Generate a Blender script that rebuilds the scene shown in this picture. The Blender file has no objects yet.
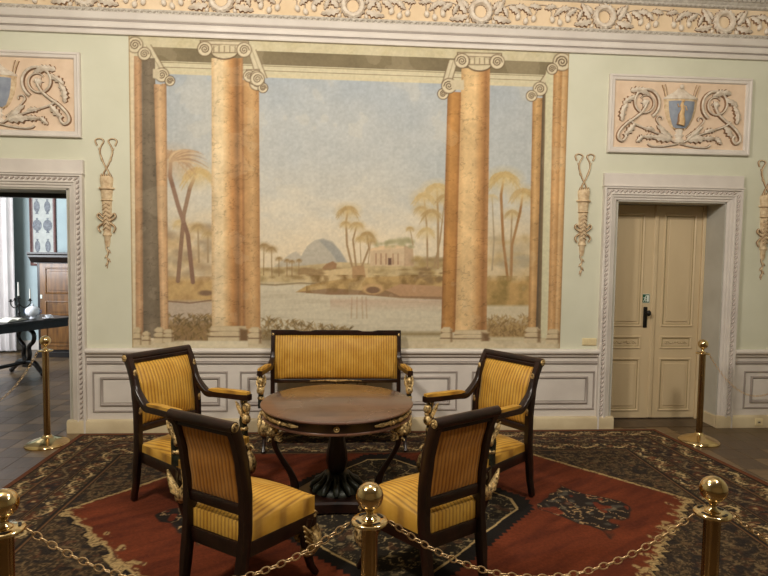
import bpy, bmesh, math, random
import numpy as np
from mathutils import Matrix, Vector
from math import sin, cos, pi, radians, sqrt, atan2
random.seed(7); RNG = np.random.RandomState(11)
S = bpy.context.scene
COL = S.collection

# ------------------------------------------------------------------ camera
cam = bpy.data.cameras.new('camera'); camo = bpy.data.objects.new('camera', cam); COL.objects.link(camo)
cam.sensor_width = 36.0; cam.lens = 577 / 768 * 36.0; cam.clip_start = 0.05; cam.clip_end = 60
camo.matrix_world = Matrix(((0.99739203, -0.00941393, -0.07155773, 0.0),
                            (-0.07087299, 0.05967551, -0.99569868, -5.5033),
                            (0.01364368, 0.99817344, 0.05885268, 1.7),
                            (0, 0, 0, 1)))
S.camera = camo

# ------------------------------------------------------------------ world, lights, exposure
w = bpy.data.worlds.new('world'); S.world = w; w.use_nodes = True
w.node_tree.nodes['Background'].inputs[0].default_value = (0.55, 0.62, 0.75, 1)
w.node_tree.nodes['Background'].inputs[1].default_value = 0.05
S.view_settings.view_transform = 'Standard'; S.view_settings.look = 'None'
S.view_settings.gamma = 1.0; S.view_settings.use_curve_mapping = False
S.view_settings.exposure = 0.0

def area(name, loc, target, size, power, color, sy=None):
    l = bpy.data.lights.new(name, 'AREA'); l.energy = power; l.color = color
    l.size = size
    if sy: l.shape = 'RECTANGLE'; l.size_y = sy
    o = bpy.data.objects.new(name, l); COL.objects.link(o); o.location = loc
    o.rotation_euler = (Vector(target) - Vector(loc)).to_track_quat('-Z', 'Y').to_euler()
    return o
def point(name, loc, power, color, r):
    l = bpy.data.lights.new(name, 'POINT'); l.energy = power; l.color = color; l.shadow_soft_size = r
    o = bpy.data.objects.new(name, l); COL.objects.link(o); o.location = loc; return o
WARM = (1.0, 0.915, 0.81)
area('wall_wash_lamp', (-1.9, -4.0, 4.1), (0.2, 0.0, 2.5), 0.45, 128, WARM, 0.5)
area('wall_wash_lamp', (2.3, -4.0, 4.1), (1.0, 0.0, 2.4), 0.45, 84, WARM, 0.5)
point('chandelier_bulb', (0.2, -3.1, 3.15), 52, WARM, 0.22)  # unseen overhead lamp, strengthened as fill for the recessed door
area('far_window_light', (-5.9, 1.6, 2.1), (-4.9, 4.6, 1.5), 1.6, 165, (0.93, 0.96, 1.0), 1.9)

# ------------------------------------------------------------------ materials
def lin(c):
    return tuple(((x / 255) / 12.92 if x / 255 <= 0.04045 else ((x / 255 + 0.055) / 1.055) ** 2.4) for x in c[:3]) + (1,)
class NT:
    def __init__(s, name):
        s.m = bpy.data.materials.new(name); s.m.use_nodes = True
        s.t = s.m.node_tree; s.b = s.t.nodes['Principled BSDF']; s.o = s.t.nodes['Material Output']
    def n(s, typ, **k):
        x = s.t.nodes.new('ShaderNode' + typ)
        for a, v in k.items(): setattr(x, a, v)
        return x
    def l(s, a, b): s.t.links.new(a, b)
    def coord(s, scale=(1, 1, 1), kind='Object'):
        t = s.n('TexCoord'); m = s.n('Mapping'); m.inputs['Scale'].default_value = scale
        s.l(t.outputs[kind], m.inputs['Vector']); return m.outputs[0]
    def noise(s, vec, scale, detail=4, rough=0.55):
        x = s.n('TexNoise'); x.inputs['Scale'].default_value = scale; x.inputs['Detail'].default_value = detail
        x.inputs['Roughness'].default_value = rough; s.l(vec, x.inputs['Vector']); return x.outputs['Fac']
    def ramp(s, fac, stops, interp='LINEAR'):
        r = s.n('ValToRGB'); r.color_ramp.interpolation = interp; e = r.color_ramp.elements
        while len(e) < len(stops): e.new(0.5)
        for i, (p, c) in enumerate(stops): e[i].position = p; e[i].color = c
        s.l(fac, r.inputs[0]); return r.outputs[0]
    def math(s, op, a, b=None, c=None):
        x = s.n('Math', operation=op)
        for i, v in enumerate((a, b, c)):
            if v is None: continue
            if isinstance(v, (int, float)): x.inputs[i].default_value = v
            else: s.l(v, x.inputs[i])
        return x.outputs[0]
    def mix(s, fac, a, b, blend='MIX'):
        x = s.n('MixRGB', blend_type=blend)
        for i, v in enumerate((fac, a, b)):
            if isinstance(v, (int, float)): x.inputs[i].default_value = v
            elif isinstance(v, tuple): x.inputs[i].default_value = v
            else: s.l(v, x.inputs[i])
        return x.outputs[0]
    def bump(s, h, strength=0.3, dist=0.01):
        b = s.n('Bump'); b.inputs['Strength'].default_value = strength; b.inputs['Distance'].default_value = dist
        s.l(h, b.inputs['Height']); s.l(b.outputs[0], s.b.inputs['Normal'])
    def fin(s, color=None, rough=0.5, metal=0.0, spec=None, coat=None):
        if color is not None:
            if isinstance(color, tuple): s.b.inputs['Base Color'].default_value = color
            else: s.l(color, s.b.inputs['Base Color'])
        if isinstance(rough, (int, float)): s.b.inputs['Roughness'].default_value = rough
        else: s.l(rough, s.b.inputs['Roughness'])
        s.b.inputs['Metallic'].default_value = metal
        if spec is not None: s.b.inputs['Specular IOR Level'].default_value = spec
        if coat: s.b.inputs['Coat Weight'].default_value = coat; s.b.inputs['Coat Roughness'].default_value = 0.12
        return s.m
def noisy(name, c1, c2, scale=6, rough=0.6, bump=0.0, bscale=None, metal=0.0, spec=None, stretch=(1, 1, 1), kind='Object', coat=None, lo=0.3, hi=0.7, bdist=0.004):
    t = NT(name); v = t.coord(stretch, kind); f = t.noise(v, scale)
    c = t.ramp(f, [(lo, lin(c1)), (hi, lin(c2))])
    if bump: t.bump(t.noise(v, bscale or scale * 6), bump, bdist)
    return t.fin(c, rough, metal, spec, coat)
M = {}
M['wall'] = noisy('sage_wall', (214, 214, 194), (203, 203, 181), 1.6, 0.85, 0.12, 30, kind='Object')
M['plaster'] = noisy('grey_white_plaster', (222, 215, 206), (205, 197, 189), 3, 0.6, 0.06, 25)
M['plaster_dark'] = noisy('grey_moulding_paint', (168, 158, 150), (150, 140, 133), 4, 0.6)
M['rail'] = noisy('white_rail_paint', (222, 215, 206), (208, 200, 191), 3, 0.5, 0.04, 25)
M['carve'] = noisy('carved_grey_paint', (222, 212, 204), (176, 162, 154), 40, 0.6)
M['stone'] = noisy('beige_stone_base', (214, 199, 165), (190, 172, 138), 3.5, 0.45, 0.08, 40)
M['ceil'] = noisy('ceiling_plaster', (205, 200, 186), (192, 187, 172), 2, 0.85)
M['rear'] = noisy('rear_wall_plaster', (196, 184, 158), (182, 170, 142), 2, 0.85)
M['peach'] = noisy('peach_ground_paint', (230, 206, 180), (216, 190, 162), 9, 0.8, 0.05, 40)
M['ochre'] = noisy('ochre_frieze_ground', (230, 208, 176), (214, 190, 154), 5, 0.8, 0.08, 40)
M['stucco'] = noisy('cream_stucco', (228, 218, 202), (196, 180, 160), 22, 0.7, 0.25, 60)
M['stucco_warm'] = noisy('warm_stucco', (226, 206, 170), (184, 154, 118), 26, 0.7, 0.25, 60)
M['glaze'] = noisy('brown_contour_glaze', (150, 118, 88), (116, 88, 64), 14, 0.8)  # painted outline of the reliefs, with its shading toned into the side faces
M['glaze_grey'] = noisy('grey_contour_glaze', (160, 148, 138), (136, 122, 112), 14, 0.7)  # recess shade of the carving put into colour on its side faces
M['fabric_back'] = None
M['grey_lt'] = noisy('grey_egg_moulding', (202, 196, 184), (168, 160, 148), 26, 0.7)
M['urn_blue'] = noisy('grey_blue_urn_field', (150, 158, 170), (128, 136, 150), 16, 0.7)
M['figure'] = noisy('ochre_painted_figure', (222, 190, 142), (196, 158, 110), 26, 0.7)
M['door'] = noisy('beige_door_paint', (208, 188, 152), (196, 175, 139), 2.5, 0.45, 0.05, 30, stretch=(1, 1, 0.3))
M['jamb'] = noisy('grey_jamb_paint', (190, 188, 178), (176, 173, 162), 3, 0.6)
M['door_line'] = noisy('door_groove_paint', (160, 142, 104), (145, 128, 92), 6, 0.5)
M['wood'] = noisy('dark_mahogany', (44, 23, 16), (22, 12, 9), 14, 0.30, 0.12, 60, stretch=(1, 1, 0.35), spec=0.5)
M['gilt'] = noisy('aged_gilt', (84, 64, 38), (212, 182, 124), 48, 0.4, 0.7, 80, metal=0.45, lo=0.36, hi=0.56, bdist=0.006)
M['bronze'] = noisy('green_black_bronze', (52, 56, 44), (22, 24, 18), 30, 0.4, 0.4, 60, metal=0.4)
M['brass'] = noisy('polished_brass', (232, 208, 160), (220, 192, 142), 8, 0.13, 0.03, 30, metal=1.0)
M['brass_dull'] = noisy('brushed_brass_tube', (190, 164, 124), (158, 132, 94), 10, 0.2, 0.1, 40, metal=1.0, stretch=(1, 1, 0.1))
M['chain'] = noisy('chain_brass', (232, 204, 160), (206, 172, 124), 20, 0.3, metal=0.8)
M['oldwood'] = noisy('walnut_cabinet', (132, 90, 44), (84, 54, 26), 5, 0.35, 0.1, 30, stretch=(4, 4, 0.6), coat=0.2)
M['blackwood'] = noisy('ebonised_wood', (34, 26, 24), (16, 12, 12), 10, 0.35, 0.1, 40)
M['bluewall'] = noisy('pale_blue_wall', (180, 196, 198), (168, 184, 188), 2, 0.85)
M['curtain'] = noisy('white_sheer_curtain', (240, 236, 234), (226, 221, 220), 4, 0.9)
M['china'] = noisy('white_china', (232, 234, 238), (215, 218, 226), 20, 0.15, spec=0.6)
M['blue_china'] = noisy('blue_sprig_china', (120, 136, 180), (100, 116, 160), 30, 0.2)
M['paper'] = noisy('book_paper', (228, 224, 212), (206, 200, 186), 20, 0.8)
M['ink'] = noisy('book_ink', (120, 116, 110), (90, 86, 80), 30, 0.8)
M['candle'] = noisy('white_candle', (236, 232, 222), (224, 218, 206), 20, 0.5)
M['printpaper'] = noisy('print_paper', (188, 190, 184), (166, 168, 164), 14, 0.6)
M['printink'] = noisy('print_ink', (96, 100, 108), (140, 144, 150), 40, 0.7)
M['frame_red'] = noisy('red_brown_frame', (120, 84, 78), (92, 60, 56), 30, 0.4)
M['cream_plastic'] = noisy('cream_plastic', (228, 212, 168), (216, 198, 154), 10, 0.35)
M['black'] = noisy('black_iron', (30, 26, 22), (18, 15, 13), 20, 0.4, metal=0.3)  # on soffit_shade_bar it stands for shade, not iron
M['green'] = noisy('exit_green', (30, 92, 66), (24, 80, 58), 10, 0.4)
M['white'] = noisy('sign_white', (226, 232, 222), (214, 220, 210), 10, 0.4)
M['parq_a'] = noisy('parquet_light', (122, 97, 66), (94, 74, 49), 6, 0.32, 0.1, 40, stretch=(1, 8, 1), kind='Object')
M['parq_b'] = noisy('parquet_dark', (92, 71, 47), (64, 49, 33), 6, 0.32, 0.1, 40, stretch=(8, 1, 1), kind='Object')
M['floor'] = noisy('dark_oak_floor', (86, 68, 50), (58, 44, 32), 5, 0.35, 0.1, 30, stretch=(6, 1, 1))
M['joint'] = noisy('floor_bed', (34, 27, 22), (24, 19, 15), 8, 0.7)

def fabric(name='yellow_striped_fabric', tint=(1, 1, 1)):
    t = NT(name); tc = t.n('TexCoord'); sp = t.n('SeparateXYZ'); t.l(tc.outputs['Object'], sp.inputs[0])
    a = t.math('MULTIPLY', sp.outputs['Y'], 2 * pi / 0.0235)
    s_ = t.math('SINE', a); f = t.math('MULTIPLY_ADD', s_, 0.5, 0.5)
    nz = t.noise(tc.outputs['Object'], 9, 3)
    c = t.ramp(f, [(0.06, lin((128, 84, 22))), (0.30, lin((180, 130, 38))), (0.8, lin((202, 152, 52)))])
    c = t.mix(0.35, c, t.ramp(nz, [(0.3, lin((160, 112, 34))), (0.7, lin((216, 178, 92)))]), 'MIX')
    h = t.math('ADD', f, t.math('MULTIPLY', t.noise(tc.outputs['Object'], 260, 1), 0.25))
    t.bump(h, 0.5, 0.003)
    c = t.mix(1.0, c, tint + (1,), 'MULTIPLY')
    t.b.inputs['Sheen Weight'].default_value = 0.15
    t.b.inputs['Sheen Roughness'].default_value = 0.4
    t.b.inputs['Sheen Tint'].default_value = (1, 0.85, 0.5, 1)
    return t.fin(c, 0.55, spec=0.35)
M['fabric'] = fabric(); M['fabric_back'] = fabric('orange_brown_striped_lining', (0.95, 0.73, 0.9))  # second one is the same cloth, tinted by warm light reflected off the rug
def tablewood():
    t = NT('red_brown_tabletop'); v = t.coord((1.2, 7, 1))
    f = t.noise(v, 2.2, 6, 0.6); g = t.noise(t.coord((1, 1, 1)), 1.8, 3)
    c = t.ramp(f, [(0.28, lin((70, 48, 38))), (0.5, lin((100, 70, 55))), (0.75, lin((122, 88, 68)))])
    c = t.mix(0.35, c, t.ramp(g, [(0.35, lin((56, 32, 24))), (0.65, lin((108, 72, 54)))]))
    r = t.math('MULTIPLY_ADD', g, 0.25, 0.16)
    return t.fin(c, r, spec=0.55, coat=0.6)
M['tabletop'] = tablewood()
def attr_mat(name, rough, nscale, namt, bump):
    t = NT(name); a = t.n('Attribute', attribute_name='paint'); v = t.coord()
    n1 = t.noise(v, nscale, 5, 0.7)
    m = t.ramp(n1, [(0.25, (1 - namt,) * 3 + (1,)), (0.75, (1 + namt,) * 3 + (1,))])
    c = t.mix(1.0, a.outputs['Color'], m, 'MULTIPLY')
    t.bump(t.noise(v, nscale * 4, 3), bump, 0.003)
    return t.fin(c, rough, spec=0.2)
M['mural'] = attr_mat('fresco_paint', 0.85, 26, 0.06, 0.15)
M['rug'] = attr_mat('knotted_wool', 0.95, 60, 0.35, 0.6)

# ------------------------------------------------------------------ mesh builder
class MB:
    def __init__(s): s.v = []; s.f = []; s.g = set()                # s.g: side faces coloured with the darker contour and its shading
    def add(s, vs, fs):
        o = len(s.v); s.v += [tuple(p) for p in vs]; s.f += [tuple(i + o for i in f) for f in fs]; return s
    def box(s, x0, x1, y0, y1, z0, z1):
        vs = [(x, y, z) for x in (x0, x1) for y in (y0, y1) for z in (z0, z1)]
        return s.add(vs, [(0, 1, 3, 2), (4, 6, 7, 5), (0, 4, 5, 1), (2, 3, 7, 6), (0, 2, 6, 4), (1, 5, 7, 3)])
    def rings(s, rings, cap=True, closed=False):
        n = len(rings[0]); vs = [p for r in rings for p in r]; fs = []
        m = len(rings)
        for i in range(m if closed else m - 1):
            a, b = i * n, ((i + 1) % m) * n
            for j in range(n): fs.append((a + j, a + (j + 1) % n, b + (j + 1) % n, b + j))
        if cap and not closed: fs.append(tuple(range(n))[::-1]); fs.append(tuple((m - 1) * n + j for j in range(n)))
        return s.add(vs, fs)
    def tube(s, pts, rad, n=8, closed=False, flat=1.0, up=None):
        P = [Vector(p) for p in pts]; m = len(P); rs = rad if isinstance(rad, (list, tuple)) else [rad] * m
        rings = []; prev = None
        for i in range(m):
            a = P[(i - 1) % m] if (closed or i > 0) else P[i]; b = P[(i + 1) % m] if (closed or i < m - 1) else P[i]
            t = (b - a).normalized()
            u = Vector(up) if up else (prev if prev is not None else (Vector((0, 0, 1)) if abs(t.z) < 0.9 else Vector((1, 0, 0))))
            e1 = (u - t * u.dot(t))
            if e1.length < 1e-6: e1 = Vector((1, 0, 0)) - t * t.x
            e1.normalize(); e2 = t.cross(e1); prev = e1
            rings.append([P[i] + e1 * (cos(2 * pi * k / n) * rs[i] * flat) + e2 * (sin(2 * pi * k / n) * rs[i]) for k in range(n)])
        return s.rings(rings, True, closed)
    def bar(s, pts, w, h, up=(0, 0, 1)):
        """rectangular section swept along pts; w across, h along 'up'; w/h scalars or lists"""
        P = [Vector(p) for p in pts]; m = len(P)
        W = w if isinstance(w, (list, tuple)) else [w] * m; H = h if isinstance(h, (list, tuple)) else [h] * m
        rings = []
        for i in range(m):
            a = P[max(i - 1, 0)]; b = P[min(i + 1, m - 1)]; t = (b - a).normalized()
            side = t.cross(Vector(up)).normalized(); u = side.cross(t).normalized()
            c = 0.22
            q = [(-1, -1 + c), (-1, 1 - c), (-1 + c, 1), (1 - c, 1), (1, 1 - c), (1, -1 + c), (1 - c, -1), (-1 + c, -1)]
            rings.append([P[i] + side * (x * W[i] / 2) + u * (y * H[i] / 2) for x, y in q])
        return s.rings(rings)
    def lathe(s, prof, n=24, c=(0, 0, 0), lobes=0, amp=0.0):
        rings = [[(c[0] + cos(2 * pi * k / n) * r * (1 + (amp * cos(lobes * 2 * pi * k / n) if lobes else 0)),
                   c[1] + sin(2 * pi * k / n) * r * (1 + (amp * cos(lobes * 2 * pi * k / n) if lobes else 0)), c[2] + z) for k in range(n)] for r, z in prof]
        return s.rings(rings)
    def ball(s, c, r, n=12, m=8, sc=(1, 1, 1)):
        rings = []
        for i in range(m + 1):
            th = pi * (0.02 + 0.96 * i / m)
            rings.append([(c[0] + sc[0] * r * sin(th) * cos(2 * pi * k / n), c[1] + sc[1] * r * sin(th) * sin(2 * pi * k / n), c[2] - sc[2] * r * cos(th)) for k in range(n)])
        return s.rings(rings)
    def extx(s, prof, x0, x1):
        """profile of (y,z) extruded along x"""
        return s.rings([[(x0, y, z) for y, z in prof], [(x1, y, z) for y, z in prof]])
    def sweep(s, path, prof, y0=0.0, closed=True):
        """mitred moulding in the x-z wall plane. path: rect (x0,x1,z0,z1); prof: (inset, protrusion)"""
        x0, x1, z0, z1 = path; rings = []
        cs = [(x0, z0, 1, 1), (x0, z1, 1, -1), (x1, z1, -1, -1), (x1, z0, -1, 1)]
        for (x, z, sx, sz) in cs:
            rings.append([(x + sx * d, y0 - h, z + (sz * d if (closed or z == z1) else 0)) for d, h in prof])
        return s.rings(rings, True, closed)
    def leaf(s, cx, cz, ang, L, Wd, h, y0, n=6, saw=0.25, bend=0.0, veinh=None):
        """domed toothed leaf lying on plane y=y0, relief towards -y"""
        vs = []; ca, sa = cos(ang), sin(ang)
        for i in range(n + 1):
            t = i / n; wv = Wd * (sin(pi * min(1, t * 0.93 + 0.07)) ** 0.7) * (1 + (saw if i % 2 else -saw)) if 0 < i < n else Wd * (0.25 if i == 0 else 0.02)
            off = bend * sin(pi * t * 0.5) * L * t
            bx, bz = cx + ca * L * t - sa * off, cz + sa * L * t + ca * off
            hh = h * (0.55 + 0.45 * sin(pi * t))
            for k, (q, g) in enumerate(((-1, 0), (-0.74, 0.6), (0, 1), (0.74, 0.6), (1, 0))):
                vs.append((bx - sa * wv * q, y0 - hh * g, bz + ca * wv * q))
        fs = []
        for i in range(n):
            for k in range(4):
                a = i * 5 + k; fs.append((a, a + 1, a + 6, a + 5))
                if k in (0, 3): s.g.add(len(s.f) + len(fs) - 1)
        fs.append((0, 1, 2, 3, 4)[::-1]); fs.append(tuple(n * 5 + k for k in range(5)))
        return s.add(vs, fs)
    def strip(s, pts, wid, h, y0):
        """half-round raised strip along 2D (x,z) pts on plane y0"""
        m = len(pts); W = wid if isinstance(wid, (list, tuple)) else [wid] * m; rings = []
        for i in range(m):
            a = pts[max(i - 1, 0)]; b = pts[min(i + 1, m - 1)]; dx, dz = b[0] - a[0], b[1] - a[1]; l = sqrt(dx * dx + dz * dz) or 1
            nx, nz = -dz / l, dx / l
            hh = min(h, W[i] * 1.2)
            rings.append([(pts[i][0] + nx * W[i] / 2 * q, y0 - hh * g, pts[i][1] + nz * W[i] / 2 * q) for q, g in ((-1, 0), (-0.68, 0.7), (0, 1), (0.68, 0.7), (1, 0))])
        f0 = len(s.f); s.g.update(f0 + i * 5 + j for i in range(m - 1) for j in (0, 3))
        return s.rings(rings)
    def build(s, name, mat, parent=None, smooth=40, bevel=0.0, loc=None, seg=1, glaze='glaze'):
        me = bpy.data.meshes.new(name); bm = bmesh.new()
        vs = [bm.verts.new(p) for p in s.v]
        for n_, f in enumerate(s.f):
            try: fc = bm.faces.new([vs[i] for i in f])
            except ValueError: continue
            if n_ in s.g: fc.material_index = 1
        bmesh.ops.recalc_face_normals(bm, faces=bm.faces)
        if bevel:
            es = [e for e in bm.edges if len(e.link_faces) == 2 and e.calc_face_angle(0) > 0.6]
            bmesh.ops.bevel(bm, geom=es, offset=bevel, segments=seg, affect='EDGES', profile=0.5, clamp_overlap=True)
        bm.to_mesh(me); bm.free()
        if smooth:
            me.shade_smooth(); me.set_sharp_from_angle(angle=radians(smooth))
        me.materials.append(mat)
        if s.g: me.materials.append(M[glaze])
        o = bpy.data.objects.new(name, me); COL.objects.link(o)
        if parent: o.parent = parent
        if loc: o.location = loc
        return o
def thing(name, label, cat, loc=(0, 0, 0), rz=0.0, group=None):
    o = bpy.data.objects.new(name, None); o.empty_display_size = 0.1; COL.objects.link(o)
    o.location = loc; o.rotation_euler = (0, 0, rz)
    return tag(o, label, cat, group)
def tag(o, label, cat, group=None):
    o['label'] = label; o['category'] = cat
    if group: o['group'] = group
    return o
def struct(o): o['kind'] = 'structure'; return o
def stuff(o): o['kind'] = 'stuff'; return o
def sempty(name):
    o = bpy.data.objects.new(name, None); o.empty_display_size = 0.1; COL.objects.link(o); o['kind'] = 'structure'; return o
def child(o, src, loc=None):
    c = src.copy(); COL.objects.link(c); c.parent = o
    if loc: c.location = loc
    return c
def dup(root, loc, rz, label, group=None):
    r = root.copy(); COL.objects.link(r); r.location = loc; r.rotation_euler = (0, 0, rz); r['label'] = label
    if group: r['group'] = group
    for ch in list(root.children):
        c = ch.copy(); COL.objects.link(c); c.parent = r
        for g in list(ch.children):
            d = g.copy(); COL.objects.link(d); d.parent = c
    return r
def bez(pts, n=24):
    """Catmull-Rom through points of any dimension"""
    P = [np.array(p, float) for p in pts]; P = [2 * P[0] - P[1]] + P + [2 * P[-1] - P[-2]]; out = []
    segs = len(P) - 3; per = max(2, n // segs)
    for i in range(segs):
        a, b, c, d = P[i:i + 4]
        for k in range(per):
            t = k / per
            out.append(0.5 * (2 * b + (c - a) * t + (2 * a - 5 * b + 4 * c - d) * t * t + (3 * b - a - 3 * c + d) * t ** 3))
    out.append(P[-2]); return [tuple(float(q) for q in p) for p in out]
# ------------------------------------------------------------------ room shell
OL0, OL1, OR0, OR1, OT = -3.64, -2.507, 2.664, 3.780, 2.256       # doorways
XL, XR, YF, ZC, YB = -4.6, 5.6, -8.2, 4.55, 0.5
def boxes(name, mat, bs, **k):
    m = MB()
    for b in bs: m.box(*b)
    return m.build(name, mat, smooth=0, **k)
wall_back = struct(boxes('wall_back', M['wall'], [(XL, OL0, 0, YB, 0, ZC), (OL0, OL1, 0, YB, OT, ZC), (OL1, OR0, 0, YB, 0, ZC), (OR0, OR1, 0, YB, OT, ZC), (OR1, XR, 0, YB, 0, ZC)]))
struct(boxes('wall_left', M['wall'], [(XL - 0.2, XL, YF, YB, 0, ZC)]))
struct(boxes('wall_right', M['wall'], [(XR, XR + 0.2, YF, YB, 0, ZC)]))
struct(boxes('wall_front', M['rear'], [(XL, XR, YF - 0.2, YF, 0, ZC)]))
struct(boxes('ceiling', M['ceil'], [(XL - 0.2, XR + 0.2, YF - 0.2, YB, ZC, ZC + 0.2)]))
# next room seen through the left doorway
struct(boxes('wall_far', M['bluewall'], [(-6.4, -1.9, 4.6, 4.8, 0, 3.4)]))
struct(boxes('wall_far_left', M['bluewall'], [(-6.6, -6.4, YB, 4.8, 0, 3.4)]))
struct(boxes('wall_far_right', M['bluewall'], [(-1.9, -1.7, YB, 4.8, 0, 3.4)]))
struct(boxes('ceiling_far', M['ceil'], [(-6.6, -1.7, YB, 4.8, 3.4, 3.55)]))
struct(boxes('wall_far_front', M['bluewall'], [(-6.6, XL - 0.2, YB - 0.1, YB, 0, 3.4)]))
struct(boxes('baseboard_far', M['rail'], [(-6.4, -1.9, 4.57, 4.6, 0, 0.16)], bevel=0.006))
bf = struct(MB().box(-6.4, -6.37, YB, 4.57, 0, 0.16).build('baseboard_far_left', M['rail'], smooth=0, bevel=0.006))

# floor with parquet blocks
floor = struct(boxes('floor', M['joint'], [(-6.6, XR + 0.2, YF - 0.2, 4.8, -0.12, -0.005)]))
T = 0.235
def tile_mesh(name, mat):
    o = MB().box(-T / 2 + 0.0015, T / 2 - 0.0015, -T / 2 + 0.0015, T / 2 - 0.0015, -0.006, 0).build(name, mat, smooth=0, bevel=0.001)
    return o
ta = tile_mesh('parquet_tile', M['parq_a']); tb = tile_mesh('parquet_tile', M['parq_b'])
for o in (ta, tb): o.parent = floor
cand = []; ra, rb, rf = MB(), MB(), MB()
for i in range(int(12.4 / T)):
    for j in range(int(13.0 / T)):
        x = -6.6 + T * (i + 0.5); y = YF + T * (j + 0.5); r = x / (y + 5.5033) if y > -5 else 99
        in_main = XL < x < XR and y < 0.1
        in_far = y > YB - 0.1
        in_door = 0 <= y <= YB and (OL0 - .1 < x < OL1 + .1)
        if not (in_main or in_far or in_door): continue
        vis = (-0.60 < r < -0.44 and y > -1.2) or (x > 2.5 and r < 0.78 and -1.9 < y < 0.1)
        if vis: cand.append((abs(y + 5.5), x, y))
        else:
            k = ra if (i + j) % 2 else rb
            h = T / 2 - 0.0015; k.add([(x - h, y - h, 0), (x + h, y - h, 0), (x + h, y + h, 0), (x - h, y + h, 0), (x - h, y - h, -.006), (x + h, y - h, -.006), (x + h, y + h, -.006), (x - h, y + h, -.006)],
                  [(0, 1, 2, 3), (0, 4, 5, 1), (1, 5, 6, 2), (2, 6, 7, 3), (3, 7, 4, 0)])
cand.sort(); rt = random.Random(3)
for q, (d, x, y) in enumerate(cand):
    pa = rt.random() < (0.62 if (int((x + 6.6) / T) + int((y - YF) / T)) % 2 else 0.3)
    z = -0.0005 * rt.random()
    if q == 0: ta.location = (x, y, 0); continue
    if q == 1: tb.location = (x, y, 0); continue
    if q < 298: child(floor, ta if pa else tb, (x, y, z))
    else: (ra if pa else rb).box(x - T / 2 + .0015, x + T / 2 - .0015, y - T / 2 + .0015, y + T / 2 - .0015, -.006, 0)
for k, mt in ((ra, 'parq_a'), (rb, 'parq_b')): stuff(k.build('parquet_tiles', M[mt], floor, smooth=0))

# ------------------------------------------------------------------ mouldings of the mural wall
SPANS = [(XL, -3.785), (-2.362, 2.519), (3.925, XR)]
rail = sempty('trim_1')                                           # chair rail and wainscot
for n, (a, b) in enumerate(SPANS):
    MB().box(a, b, -0.012, 0.001, 0.10, 0.72).build('dado', M['plaster'], rail, smooth=0)
    MB().extx([(0, .715), (-.030, .715), (-.036, .725), (-.036, .738), (-.055, .748), (-.062, .765), (-.060, .780), (-.050, .790), (0, .790)], a, b).build('chair_rail', M['rail'], rail, smooth=50)
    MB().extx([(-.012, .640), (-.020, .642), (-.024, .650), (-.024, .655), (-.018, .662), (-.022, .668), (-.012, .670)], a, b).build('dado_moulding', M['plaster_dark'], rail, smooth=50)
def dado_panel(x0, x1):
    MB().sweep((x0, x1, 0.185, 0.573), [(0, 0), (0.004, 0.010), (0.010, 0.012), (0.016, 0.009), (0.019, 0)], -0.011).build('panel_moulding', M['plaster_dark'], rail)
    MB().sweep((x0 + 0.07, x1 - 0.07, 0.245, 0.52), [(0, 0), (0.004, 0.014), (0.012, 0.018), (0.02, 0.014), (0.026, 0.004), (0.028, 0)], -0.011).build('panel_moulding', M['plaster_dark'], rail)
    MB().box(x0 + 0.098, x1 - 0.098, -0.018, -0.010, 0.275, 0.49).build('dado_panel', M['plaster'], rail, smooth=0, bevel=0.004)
for a, b in ((-2.317, -1.076), (-0.964, 0.03), (0.14, 1.124), (1.263, 2.50), (4.05, 4.62), (4.74, 5.3), (-4.5, -3.9)): dado_panel(a, b)
for nm, a, b in (('baseboard_left', XL, -3.62), ('baseboard_back', -2.535, 2.69), ('baseboard_right', 3.753, XR)):
    struct(MB().extx([(0.0, 0), (-.055, 0), (-.055, .100), (-.048, .114), (-.035, .120), (0, .120)], a, b).build(nm, M['stone'], smooth=30))
struct(MB().box(3.748, 3.775, -0.03, 0.28, 0, 0.118).build('baseboard_reveal', M['stone'], smooth=0, bevel=0.006))

cor = sempty('trim_2')                                            # cornice with painted frieze
def course(name, prof, mat, sm=50): return MB().extx(prof, XL, XR).build(name, M[mat], cor, smooth=sm)
course('fascia', [(0, 3.64), (-.030, 3.64), (-.034, 3.650), (-.034, 3.678), (-.028, 3.684), (0, 3.684)], 'rail')
course('fascia', [(0, 3.684), (-.022, 3.684), (-.022, 3.690), (-.046, 3.692), (-.050, 3.70), (-.050, 3.742), (-.044, 3.748), (0, 3.748)], 'rail')
course('fascia', [(0, 3.748), (-.038, 3.748), (-.038, 3.754), (-.064, 3.757), (-.070, 3.766), (-.074, 3.800), (-.082, 3.815), (0, 3.815)], 'rail')
course('groove', [(0, 3.680), (-.036, 3.681), (-.036, 3.690), (0, 3.690)], 'plaster_dark')
course('groove', [(0, 3.745), (-.052, 3.746), (-.052, 3.755), (0, 3.755)], 'plaster_dark')
course('bead_backing', [(0, 3.815), (-.070, 3.815), (-.062, 3.858), (0, 3.858)], 'grey_lt')
course('frieze_ground', [(0, 3.858), (-.045, 3.858), (-.045, 4.095), (0, 4.095)], 'ochre')
course('upper_moulding', [(0, 4.095), (-.066, 4.095), (-.075, 4.104), (-.072, 4.125), (-.085, 4.132), (-.10, 4.20), (-.14, 4.25), (-.16, 4.26), (-.16, 4.30), (-.22, 4.36), (-.30, 4.41), (-.42, 4.45), (-.42, ZC), (0, ZC)], 'grey_lt')
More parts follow.
